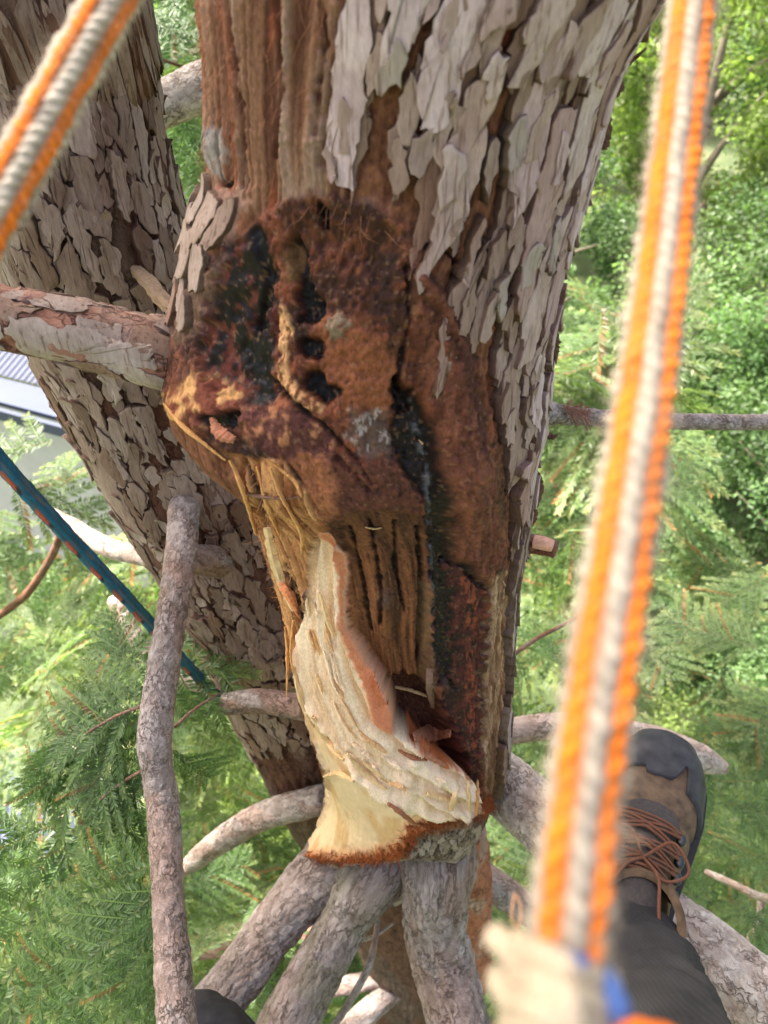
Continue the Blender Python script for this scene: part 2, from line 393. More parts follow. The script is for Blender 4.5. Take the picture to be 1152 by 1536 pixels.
def line(pts, margin=80):
    """distance to polyline minus local half width, and position along it; pts (u, v, halfwidth)"""
    pts = np.array(pts, float); lo = pts[:, :2].min(0) - margin; hi = pts[:, :2].max(0) + margin
    m = (U > lo[0]) & (U < hi[0]) & (V > lo[1]) & (V < hi[1]) & front
    out = np.full(U.shape, 1e3); along = np.zeros(U.shape); side = np.zeros(U.shape)
    u, v = U[m], V[m]; best = np.full(u.shape, 1e9); al = np.zeros(u.shape); sd = np.zeros(u.shape); L = 0
    for i in range(len(pts) - 1):
        a, b = pts[i, :2], pts[i + 1, :2]; e = b - a; l = math.hypot(*e)
        t = np.clip(((u - a[0]) * e[0] + (v - a[1]) * e[1]) / (l * l), 0, 1)
        d = np.hypot(u - a[0] - t * e[0], v - a[1] - t * e[1]); dd = d - (pts[i, 2] + (pts[i + 1, 2] - pts[i, 2]) * t)
        k = dd < best; best = np.where(k, dd, best); al = np.where(k, L + t * l, al)
        sd = np.where(k, np.sign(e[0] * (v - a[1]) - e[1] * (u - a[0])) * d, sd); L += l
    out[m] = best; along[m] = al; side[m] = sd
    return out, along, side
nA = fbm(s_ / 30, t_ / 30, 4, 1); nB = fbm(s_ / 9, t_ / 9, 4, 2); nC = fbm(s_ / 4, t_ / 4, 3, 3)
nD = fbm(s_ / 1.7, t_ / 2.2, 2, 7); nL = fbm(s_ / 70, t_ / 90, 3, 4); fib = fbm(s_ / 3.2, t_ / 45, 4, 5); fib2 = ridg(s_ / 7, t_ / 80 + nA, 3, 6)
wx = (nB - 0.5) * 26 + (nC - 0.5) * 12          # ragged edges, photograph pixels
def msk(sd, soft=5, w=1.0): return sstep(soft, -soft, sd + wx * w)

# --- weathered bark under the plates
H = -12.0 + 7.0 * (fib2 - 0.5) + 4 * (nB - 0.5)
C = mixc(np.tile(lin(72, 40, 26), U.shape + (1,)), lin(134, 88, 62), np.clip(fib2 * 1.3 - 0.3 + (nC - 0.5), 0, 1))
RO = np.full(U.shape, 0.88)
def lay(m, col, h=0.0, ro=None, setH=None):
    global C, H, RO
    C = mixc(C, col, m)
    if setH is not None: H = H + (setH - H) * m
    H = H + m * h
    if ro is not None: RO = RO + (ro - RO) * m
red_groove = sstep(0.52, 0.36, fib2) * sstep(0.45, 0.6, nA)
lay(red_groove * 0.8, lin(122, 62, 36))

# --- long fibrous red-brown bark, upper left
zf = msk(sdpoly([(150, -1200), (535, -1200), (515, 0), (505, 100), (482, 240), (530, 300), (600, 310), (560, 350), (430, 325), (300, 305), (200, 320)]), 22, 1.6)
rd = ridg(s_ / 30 + 0.5 * (nL - 0.5), t_ / 420 + 0.15 * nL, 2, 8); fl2 = fbm(s_ / 2.4, t_ / 110, 4, 88)
fc_ = mixc(np.tile(lin(88, 54, 38), U.shape + (1,)), lin(150, 110, 84), np.clip(1.2 * (rd - 0.42) + 2.0 * (fl2 - 0.5) + 0.25, 0, 1))
fc_ = mixc(fc_, lin(150, 126, 110), sstep(0.62, 0.85, rd) * sstep(0.4, 0.6, fbm(s_ / 25, t_ / 120, 3, 9)) * 0.7)
fc_ = mixc(fc_, lin(140, 74, 46), sstep(0.5, 0.7, fbm(s_ / 14, t_ / 70, 3, 10)) * 0.55)
lay(zf, fc_, setH=-3 - 5 * sstep(200, 320, V) + (13 - 9 * sstep(190, 300, V)) * (rd - 0.5) + 4.5 * (fl2 - 0.5) + 1.0 * (nC - 0.5))
for pts in ([(335, -60, 2), (352, 90, 3), (362, 200, 2), (356, 280, 1)], [(402, -40, 1), (420, 130, 2.5), (405, 230, 1)], [(470, -60, 1), (486, 60, 1.5), (470, 200, 1)]):
    d, al, sd = line(pts); lay(sstep(8, -3, d + wx * 0.5), lin(72, 40, 26), -4)

# --- wound: rusty, rough callus and decayed wood
wp = [(372, 330), (420, 300), (470, 285), (540, 300), (612, 330), (650, 400), (700, 480), (735, 560), (752, 640), (768, 740), (770, 820), (762, 900), (745, 1000), (742, 1110), (735, 1200), (600, 1260), (455, 1285), (482, 1210), (470, 1120), (440, 1050), (418, 950), (395, 850), (370, 770), (335, 690), (292, 650), (255, 625), (238, 590), (250, 500), (265, 440), (300, 390), (330, 360)]
sw = sdpoly(wp, 120); wm = msk(sw, 9, 0.8)
wc = mixc(np.tile(lin(62, 32, 21), U.shape + (1,)), lin(126, 65, 36), np.clip(2.1 * (nA - 0.33) + 1.1 * (nC - 0.5), 0, 1))
wc = mixc(wc, lin(46, 27, 21), sstep(0.52, 0.68, fbm(s_ / 14, t_ / 20, 4, 12)) * 0.8)
wc = mixc(wc, lin(146, 82, 46), sstep(0.58, 0.75, fbm(s_ / 20, t_ / 24, 4, 13)) * 0.6)
fw = fbm(s_ / 3.0, t_ / 28, 4, 87); wc = wc * (0.80 + .4 * fw[..., None])
depth_in = sstep(0, -90, sw)
lay(wm, wc, setH=-4 - 13 * depth_in + 7 * (nA - 0.5) + 2.5 * (nB - 0.5) + 1.8 * (nC - 0.5) + 2.5 * (fw - .5) + 2.2 * (ridg(s_ / 10, t_ / 12, 3, 86) - .5), ro=0.62)
# raised outer lips, left collar and burl
for (u0, v0, ru, rv, hh) in ((285, 600, 60, 75, 11), (420, 640, 70, 50, 9), (300, 470, 40, 80, 8), (560, 470, 90, 120, 6), (690, 640, 30, 150, 9), (710, 760, 30, 120, 12), (318, 310, 48, 40, 4)):
    e = ((U - u0) / ru) ** 2 + ((V - v0) / rv) ** 2; H += hh * np.exp(-e * 1.3) * front
# grey-pink bark remnant on the left lip above the wound
lay(msk(sdpoly([(275, 300), (330, 280), (368, 300), (345, 340), (318, 365), (285, 355), (262, 400), (262, 440), (300, 430), (330, 380), (300, 420), (270, 470), (250, 440), (258, 360)]), 6), mixc(np.tile(lin(146, 106, 88), U.shape + (1,)), lin(178, 142, 126), nB), 4, 0.88)
lay(msk(sdpoly([(255, 430), (300, 400), (330, 400), (300, 480), (270, 520), (250, 500)]), 6), mixc(np.tile(lin(86, 62, 46), U.shape + (1,)), lin(122, 92, 72), nC), 0, 0.9)
lz = msk(sdpoly([(262, 278), (380, 278), (356, 345), (324, 376), (306, 414), (294, 478), (235, 500), (240, 400)]), 8, .6)
H = H + lz * (-3 + 5 * (nA - .5) + 3 * (nB - .5) - H)
# orange-brown soft tissue in the middle and the right lip
lay(msk(sdpoly([(470, 470), (540, 480), (610, 560), (615, 640), (560, 620), (500, 600), (480, 540)]), 16, 1.5), lin(134, 74, 40) * (0.75 + 0.5 * nC[..., None]), 2)
lip = msk(sdpoly([(625, 400), (660, 430), (700, 520), (725, 620), (745, 740), (752, 840), (735, 880), (700, 850), (680, 780), (668, 700), (650, 620), (640, 560), (622, 500)]), 8, 0.8)
lipc = mixc(np.tile(lin(88, 46, 30), U.shape + (1,)), lin(140, 82, 54), np.clip(1.5 * (fbm(s_ / 5, t_ / 22, 4, 15) - 0.3), 0, 1))
lay(lip, lipc, 6 + 0 * nA, 0.75)
H += lip * 5 * (fbm(s_ / 4, t_ / 14, 4, 16) - 0.5)
d, al, sd = line([(602, 395, 3), (655, 470, 6), (698, 540, 8), (718, 620, 6), (722, 680, 3)]); lay(sstep(9, -5, d + wx * 0.6) * 0.85, lin(66, 34, 24), -3)
d, al, sd = line([(612, 400, 1), (618, 480, 2), (612, 520, 3), (600, 570, 2)]); lay(sstep(5, -3, d + wx * 0.5), lin(38, 22, 18), -6)
# black-red resin on the left
rs = msk(sdpoly([(310, 430), (335, 370), (372, 332), (394, 345), (392, 430), (378, 470), (392, 520), (404, 596), (376, 620), (335, 600), (305, 570), (285, 525), (300, 470)]), 8, 1.0)
rc = mixc(np.tile(lin(22, 12, 10), U.shape + (1,)), lin(96, 40, 28), sstep(0.5, 0.72, fbm(s_ / 9, t_ / 10, 4, 18)))
lay(rs, rc, -3 + 0 * nA, 0.5); H = H + rs * (-8 - 12 * depth_in + 9 * (fbm(s_ / 11, t_ / 13, 2, 19) - 0.5) + 6 * (nL - .5) - H) * .75
lay(msk(sdpoly([(352, 470), (385, 500), (396, 590), (375, 612), (345, 575), (338, 510)]), 8), lin(14, 11, 13), -2, 0.42)
d, al, sd = line([(372, 345, 6), (378, 400, 5), (372, 440, 6), (362, 480, 9)]); lay(sstep(6, -4, d + wx * .5), lin(14, 11, 12), -5, 0.5)
# purple-brown burl with tan flecks
bl = msk(sdpoly([(400, 610), (450, 610), (500, 650), (500, 690), (450, 700), (400, 690), (350, 640), (320, 610)]), 10)
lay(bl, mixc(np.tile(lin(92, 50, 42), U.shape + (1,)), lin(164, 106, 68), sstep(0.5, 0.66, fbm(s_ / 7, t_ / 9, 3, 20))), 0, 0.75)
lay(msk(sdpoly([(255, 590), (300, 560), (350, 580), (345, 620), (300, 640), (262, 620)]), 9, 1.4) * 0.9, mixc(np.tile(lin(122, 62, 40), U.shape + (1,)), lin(204, 150, 86), sstep(0.5, 0.62, fbm(s_ / 8, t_ / 10, 3, 21))), 2, 0.75)
lay(msk(sdpoly([(300, 625), (345, 615), (352, 640), (318, 650)]), 4), lin(24, 14, 14), -8, 0.35)
# black pits
for pts in ([(428, 362, 13), (436, 410, 12), (442, 436, 13), (458, 462, 20), (446, 474, 10)], [(444, 520, 13), (464, 524, 15)], [(458, 575, 16), (482, 592, 16), (498, 588, 9)], [(470, 300, 5), (480, 330, 8)], [(598, 575, 6), (612, 592, 12), (616, 610, 10)]):
    d, al, sd = line(pts); mm = sstep(6, -5, d + wx * 0.6); lay(mm, lin(14, 10, 10), -10, 0.6)
d, al, sd = line([(410, 385, 6), (424, 368, 9), (418, 410, 8)]); lay(sstep(5, -5, d + wx * .5), lin(112, 78, 42), 0, 0.7)
# pale yellow strip of exposed wood
d, al, sd = line([(406, 462, 6), (408, 500, 13), (402, 540, 11), (412, 575, 11), (440, 600, 12), (468, 612, 9)])
ym = sstep(4, -4, d + wx * 0.55); lay(ym, mixc(np.tile(lin(208, 152, 94), U.shape + (1,)), lin(112, 64, 32), sstep(0.52, 0.62, fbm(s_ / 4, t_ / 7, 3, 22))), 1.5, 0.7)
d, al, sd = line([(388, 460, 5), (396, 520, 4), (398, 560, 4)]); lay(sstep(5, -3, d + wx * .4), lin(86, 34, 28), -3, 0.5)
for pts in ([(394, 570, 2), (420, 596, 3), (445, 615, 2.5), (480, 640, 2), (540, 700, 1.5), (560, 730, 1)], [(500, 690, 2), (530, 715, 3), (555, 740, 2)], [(640, 350, 1), (700, 390, 1)], [(690, 330, 1.5), (690, 420, 2), (720, 490, 1)]):
    d, al, sd = line(pts); lay(sstep(5, -3, d + wx * 0.25), lin(26, 16, 14), -7)
# grey dusty scab, lichen scab
lay(msk(sdpoly([(525, 620), (575, 620), (600, 660), (590, 690), (545, 690), (520, 660)]), 10, 1.2) * 0.8, mixc(np.tile(lin(94, 74, 62), U.shape + (1,)), lin(168, 154, 142), sstep(0.56, 0.7, fbm(s_ / 3, t_ / 5, 3, 24))), 1, 0.85)
lay(msk(sdpoly([(478, 485), (500, 465), (522, 475), (515, 490), (490, 510)]), 4), lin(132, 110, 86) * (0.6 + 0.8 * nC[..., None]), 3, 0.9)
# dark crumbly shelf over the opened heartwood
lay(msk(sdpoly([(470, 690), (520, 690), (600, 700), (640, 720), (660, 760), (640, 785), (560, 778), (505, 790), (480, 750)]), 10), mixc(np.tile(lin(62, 36, 28), U.shape + (1,)), lin(112, 64, 42), nC), 5, 0.88)
lay(msk(sdpoly([(440, 680), (480, 690), (500, 730), (505, 770), (480, 790), (455, 750), (425, 700)]), 7), lin(146, 88, 52) * (0.6 + 0.8 * nC[..., None]), 4, 0.85)
# black glossy channel
d, al, sd = line([(598, 582, 8), (620, 612, 24), (630, 655, 36), (645, 705, 30), (664, 745, 20), (668, 800, 15), (670, 850, 16), (680, 895, 22), (684, 950, 24), (690, 1010, 18)])
ch = sstep(8, -7, d + wx * 0.7); cc = mixc(np.tile(lin(15, 12, 11), U.shape + (1,)), lin(40, 28, 25), nC)
lay(ch, cc, -10, 0.5)
d2, al2, sd2 = line([(628, 600, 1), (640, 650, 5), (652, 690, 5), (658, 730, 6), (660, 790, 3), (660, 880, 4), (664, 930, 3)])
lay(sstep(6, -4, d2 + wx * 0.4) * sstep(0.42, 0.6, nB), lin(96, 97, 98), 3, 0.45)
# --- opened brown heartwood, vertical grain
hp = sdpoly([(505, 782), (560, 774), (645, 778), (652, 840), (656, 900), (658, 980), (650, 1060), (600, 1075), (560, 1040), (520, 980), (508, 900), (512, 850)], 80)
hm = msk(hp, 4, 0.35)
g = ridg(s_ / 15 + 0.35 * nA, t_ / 190, 3, 30); g2 = fbm(s_ / 1.6, t_ / 60, 3, 31)
hc = mixc(np.tile(lin(70, 39, 22), U.shape + (1,)), lin(148, 88, 48), np.clip(1.5 * (g - 0.35) + 0.9 * (g2 - 0.5), 0, 1))
hc = mixc(hc, lin(70, 42, 28), sstep(860, 780, V) * 0.55)
lay(hm, hc, setH=-26 - 20 * sstep(900, 1060, V) + 9 * (g - 0.5) + 3 * (g2 - 0.5) + 6 * (n2(s_ / 30, t_ / 300, 33) - 0.5), ro=0.62)
for pts in ([(520, 800, 2), (535, 880, 3), (548, 960, 2)], [(555, 790, 1.5), (570, 900, 2.5), (566, 950, 1)], [(600, 790, 1.5), (596, 860, 2), (612, 930, 1)], [(640, 800, 3), (644, 900, 4), (640, 1010, 3)]):
    d, al, sd = line(pts); lay(sstep(4, -2, d + wx * 0.3) * hm, lin(34, 20, 14), -7)
lay(msk(sdpoly([(640, 880), (662, 880), (664, 1040), (648, 1060), (640, 980)]), 6) * 0.7, lin(112, 84, 56), 2)
lay(np.exp(-(((U - 577) / 12) ** 2 + ((V - 912) / 14) ** 2)) * front, lin(92, 66, 56), 3)
# --- dark red bleeding cambium on the right
rp = sdpoly([(668, 860), (690, 842), (715, 858), (735, 880), (738, 960), (735, 1060), (728, 1180), (706, 1190), (690, 1100), (668, 1040), (662, 950)], 70)
rm = msk(rp, 6, 0.6)
rcc = mixc(np.tile(lin(44, 24, 24), U.shape + (1,)), lin(98, 42, 36), np.clip(2 * (nB - 0.35), 0, 1))
lay(rm, rcc, setH=-14 - 10 * sstep(725, 680, U) + 5 * (fbm(s_ / 8, t_ / 26, 3, 85) - 0.5) + 2.5 * (nC - 0.5), ro=0.55)
lay(msk(sdpoly([(664, 860), (684, 850), (694, 900), (690, 960), (694, 1040), (670, 1040), (664, 950)]), 6), lin(28, 24, 25), -3, 0.4)
d, al, sd = line([(716, 868, 5), (722, 930, 6), (720, 1000, 5), (722, 1070, 6), (722, 1120, 4)])
lay(sstep(7, -3, d + wx * 0.8) * sstep(0.44, 0.56, fbm(s_ / 2.5, t_ / 11, 3, 35)) * .8, lin(150, 70, 40), 0.5)
d, al, sd = line([(680, 848, 3), (705, 850, 4), (725, 872, 3), (742, 886, 2)]); lay(sstep(6, -3, d + wx * .4), lin(22, 18, 20), -7, 0.4)
e = np.exp(-(((U - 683) / 10) ** 2 + ((V - 1040) / 13) ** 2)); lay(sstep(0.3, 0.7, e) * front, lin(70, 46, 36), 5)
# tan fibrous edge of the right side
tm = msk(sdpoly([(742, 870), (765, 860), (775, 900), (770, 1000), (762, 1090), (758, 1180), (735, 1200), (732, 1100), (740, 980)]), 5, 0.6)
lay(tm, mixc(np.tile(lin(112, 78, 52), U.shape + (1,)), lin(196, 158, 116), np.clip(2.2 * (fib - 0.35), 0, 1)), -2 + 6 * (fib2 - 0.5))
# --- rotten hollow behind the torn lip
cav = sdpoly([(575, 1050), (610, 1035), (650, 1045), (690, 1090), (712, 1150), (708, 1185), (672, 1150), (640, 1120), (600, 1115), (580, 1085)], 60)
cm = msk(cav, 7, 0.5)
lay(cm, mixc(np.tile(lin(40, 24, 18), U.shape + (1,)), lin(104, 56, 34), nC), setH=-70 + 10 * (nB - 0.5), ro=0.8)
# --- yellow splintered wood along the left edge
yp = msk(sdpoly([(330, 680), (372, 690), (410, 690), (455, 745), (485, 800), (462, 830), (448, 880), (440, 950), (442, 1040), (432, 1050), (415, 950), (393, 850), (366, 770)]), 4, 0.4)
yg = ridg(s_ / 7 + 0.3 * nA, t_ / 120, 3, 40)
yc = mixc(np.tile(lin(146, 92, 54), U.shape + (1,)), lin(214, 160, 104), np.clip(1.8 * (yg - 0.35) + 0.8 * (g2 - 0.5), 0, 1))
yc = mixc(yc, lin(130, 70, 36), sstep(0.55, 0.7, fbm(s_ / 10, t_ / 50, 3, 41)) * 0.8)
lay(yp, yc, setH=-14 + 12 * (yg - 0.5) + 2 * (g2 - 0.5), ro=0.65)
for pts in ([(352, 692, 3), (372, 740, 4), (382, 790, 4), (392, 810, 2)], [(412, 850, 3), (430, 900, 5), (440, 930, 3)]):
    d, al, sd = line(pts); lay(sstep(4, -3, d + wx * 0.4) * yp, lin(46, 26, 20), -5)
# --- fresh pale torn wood sweeping down and across
fo = sdpoly([(468, 806), (484, 806), (508, 838), (512, 862), (508, 910), (514, 950), (540, 990), (572, 1030), (588, 1070), (592, 1098), (628, 1120), (650, 1140), (690, 1148), (712, 1172), (718, 1210), (655, 1228), (612, 1258), (602, 1280), (530, 1288), (450, 1284), (470, 1248), (484, 1205), (484, 1160), (462, 1105), (440, 1030), (434, 985), (446, 930), (448, 870), (452, 835)], 80)
fm = msk(fo, 2.5, 0.18)
dl, al, sd = line([(470, 780, 1), (470, 860, 1), (478, 950, 1), (500, 1030, 1), (535, 1095, 1), (590, 1140, 1), (660, 1175, 1), (740, 1200, 1)], 150)
gr = ridg(sd / 30 + 3 + 0.35 * (n2(al / 120, sd / 80, 44) - 0.5), al / 420, 2, 42); gf = fbm(sd / 4.5, al / 90, 3, 43)
torn = sstep(0.55, 0.8, fbm(al / 22, sd / 16, 3, 45))
gq = sd / 30 + 4 + .9 * (n2(al / 160, sd / 90, 46) - .5) + .05 * (nB - .5); saw = gq - np.floor(gq); saw = np.where(saw < .93, saw / .93, (1 - saw) / .07)
fcol = mixc(np.tile(lin(238, 210, 174), U.shape + (1,)), lin(214, 172, 126), np.clip(0.9 * (0.62 - gr) + 1.2 * (gf - 0.5), 0, 1))
fcol = mixc(fcol, lin(168, 116, 72), (sstep(.12, .0, saw) * .45 + sstep(.62, .74, fbm(sd / 2.2, al / 70, 3, 100)) * .32))
fcol = mixc(fcol, lin(242, 216, 180), sstep(0.6, 0.85, gr) * 0.8)
# the rim of the tear and the smooth sawn face below it
rim, ra, rside = line([(436, 985, 1), (452, 1030, 1), (478, 1080, 1), (505, 1115, 1), (535, 1150, 1), (565, 1185, 1), (605, 1205, 1), (655, 1222, 1), (720, 1215, 1)], 200)
below = sstep(-6, 8, rside + wx * 0.3) * fm
hU = -24 + 20 * sstep(820, 1150, V) + 16 * sstep(-70, 60, rside + 40)
lay(fm, fcol, setH=hU + 9 * (gr - 0.5) + 13 * (saw - .5) + 1.4 * (gf - 0.5) - 3 * torn * sstep(1080, 1150, V), ro=0.6)
step = sstep(0.35, 0.7, fbm(al / 26, sd / 10, 3, 47)); H += fm * (1 - below) * sstep(1060, 1150, V) * 6 * (step - 0.5)
cut = mixc(np.tile(lin(232, 202, 160), U.shape + (1,)), lin(206, 156, 96), sstep(0.48, 0.68, fbm(s_ / 26, t_ / 60, 2, 48)) * 0.6)
cut = mixc(cut, lin(216, 150, 100), sstep(1262, 1282, V) * 0.7)
lay(below, cut, setH=(-6 - 5 * sstep(0, 70, rside) + 14 * sstep(1215, 1285, V) + 2.5 * (fbm(s_ / 12, t_ / 9, 3, 49) - 0.5)), ro=0.55)
# salmon-coloured inner bark margin on the right edge of the pale wood
dm, ma, ms = line([(470, 806, 6), (492, 820, 12), (506, 850, 12), (506, 900, 8), (508, 945, 6), (530, 985, 10), (560, 1030, 16), (576, 1075, 16), (590, 1094, 6)])
lay(sstep(4, -5, dm + wx * 0.3) * msk(fo, 5, 0.3), mixc(np.tile(lin(216, 142, 104), U.shape + (1,)), lin(186, 104, 66), nB), 5, 0.65)
for pts in ([(640, 1128, 8), (665, 1140, 9), (695, 1146, 7), (708, 1165, 5)], [(622, 1112, 5), (650, 1130, 5)]):
    d, al_, s3 = line(pts); lay(sstep(3, -5, d + wx * .5), lin(190, 104, 52), 2)
# rusty frayed fringe under the pale wood
d, fa, fs = line([(448, 1284, 7), (500, 1288, 9), (560, 1288, 12), (604, 1272, 14), (618, 1248, 12), (660, 1236, 9), (735, 1208, 12)])
lay(sstep(7, -6, d + wx * 0.9), mixc(np.tile(lin(96, 46, 22), U.shape + (1,)), lin(176, 96, 46), np.clip(2 * (nC - 0.3), 0, 1)), 5, 0.88)
H += sstep(7, -6, d) * 8 * (nC - 0.5)
# grey knotty bark below
kb = msk(sdpoly([(420, 1297), (560, 1302), (612, 1296), (630, 1262), (700, 1246), (770, 1216), (770, 1480), (420, 1480)]), 6, .7)
kq_ = np.flatnonzero((kb > 0).ravel()); kf = np.ones(U.size); kid = np.full(U.size, .5)
kp = np.stack([s_.ravel()[kq_] / 15 + 2 * nA.ravel()[kq_], t_.ravel()[kq_] / 24 + .8 * nB.ravel()[kq_], 0 * kq_], -1); a1, a2, a3 = vor3(kp, 5)
kf[kq_] = sstep(.0, .12, a2 - a1); kid[kq_] = a3; kf = kf.reshape(U.shape); kid = kid.reshape(U.shape)
lay(kb * 1.0, mixc(mixc(np.tile(lin(88, 72, 62), U.shape + (1,)), lin(164, 150, 140), np.clip(kid + .9 * (nC - .5), 0, 1)), lin(34, 25, 20), (1 - kf) * .95), setH=-8 - 75 * sstep(1290, 1345, V) + 2.5 * (kf - 1) + 2.5 * (kid - .5) + 9 * (nA - .5) + 3 * (nB - .5), ro=0.9)
# small dead knot on the left edge, high up
kn = np.exp(-(((U - 322) / 15) ** 2 + ((V - 225) / 42) ** 2) * 1.2) * front
lay(sstep(0.25, 0.5, kn + .6 * (nB - .5)), mixc(np.tile(lin(88, 76, 68), U.shape + (1,)), lin(170, 158, 150), np.clip(2 * (fib - .3), 0, 1)), 0, 0.85); H += kn * (2 + 10 * (fib2 - .5))
e = np.exp(-(((U - 332) / 9) ** 2 + ((V - 272) / 7) ** 2)); lay(sstep(.35, .6, e) * front, lin(30, 22, 18), -9)
# fine grain everywhere
lum = C @ np.array([.3, .55, .15]); C = mixc(C, lum[..., None] * np.ones(3), wm * (1 - fm) * (1 - yp) * .08)
C = C * (1 + (0.42 * (nD - .5) * wm * (1 - fm) + .25 * (nD - .5) * (1 - wm) + .14 * (nD - .5) * fm))[..., None]
spk = sstep(.70, .80, fbm(s_ / 2.6, t_ / 3.2, 2, 99)) * wm * (1 - fm); C = mixc(C, lin(150, 112, 80), spk * .35)
nD = nD + (.5 - nD) * rs * .8; dkp = (1 - rs) * sstep(.66, .78, fbm(s_ / 3.4, t_ / 5, 2, 98)) * wm * (1 - fm); C = mixc(C, lin(44, 26, 20), dkp * .4); H -= 1.0 * dkp
H += 1.6 * (nC - 0.5) + 1.2 * (fib - 0.5) + (nD - .5) * (1.0 + 1.3 * wm * (1 - fm) - .6 * fm)
nx, ny = np.sin(A), -np.cos(A)
hi = np.where(H < 0, H * 0.001 * 0.88, H * 0.001); dz = np.where(H < 0, H * 0.001 * 0.48, 0)
tv = base + np.stack([nx * hi, ny * hi, dz], -1)
cols = np.concatenate([np.clip(C, 0.004, 0.9), RO[..., None]], -1).reshape(-1, 4)
nr = len(YS)
# the stem goes on above the photograph
ext_v, ext_c = [], []
topring = tv[0]
for k, zz in enumerate((0.1, 0.3, 0.5, 0.8, 1.2)):
    ext_v.append(topring + np.array([-0.01 * zz, 0.02 * zz, zz])); ext_c.append(cols[:NC])
allv = np.vstack([np.vstack(ext_v[::-1]), tv.reshape(-1, 3)]); allc = np.vstack([np.vstack(ext_c[::-1]), cols])
tme = mesh_np('trunk', allv, grid_faces(nr + 5, NC, True), allc)
fz = (1 - .92 * np.clip(below, 0, 1) - .2 * fm * (1 - below) - .5 * rs).ravel(); fz = np.r_[np.ones(5 * NC), fz].astype(np.float32)
fa_ = tme.attributes.new('grain', 'FLOAT', 'POINT'); fa_.data.foreach_set('value', fz)
trunk = link('trunk', tme, M['trunk'], tree)
trunk['label'] = 'thick red-brown trunk with a torn open wound'

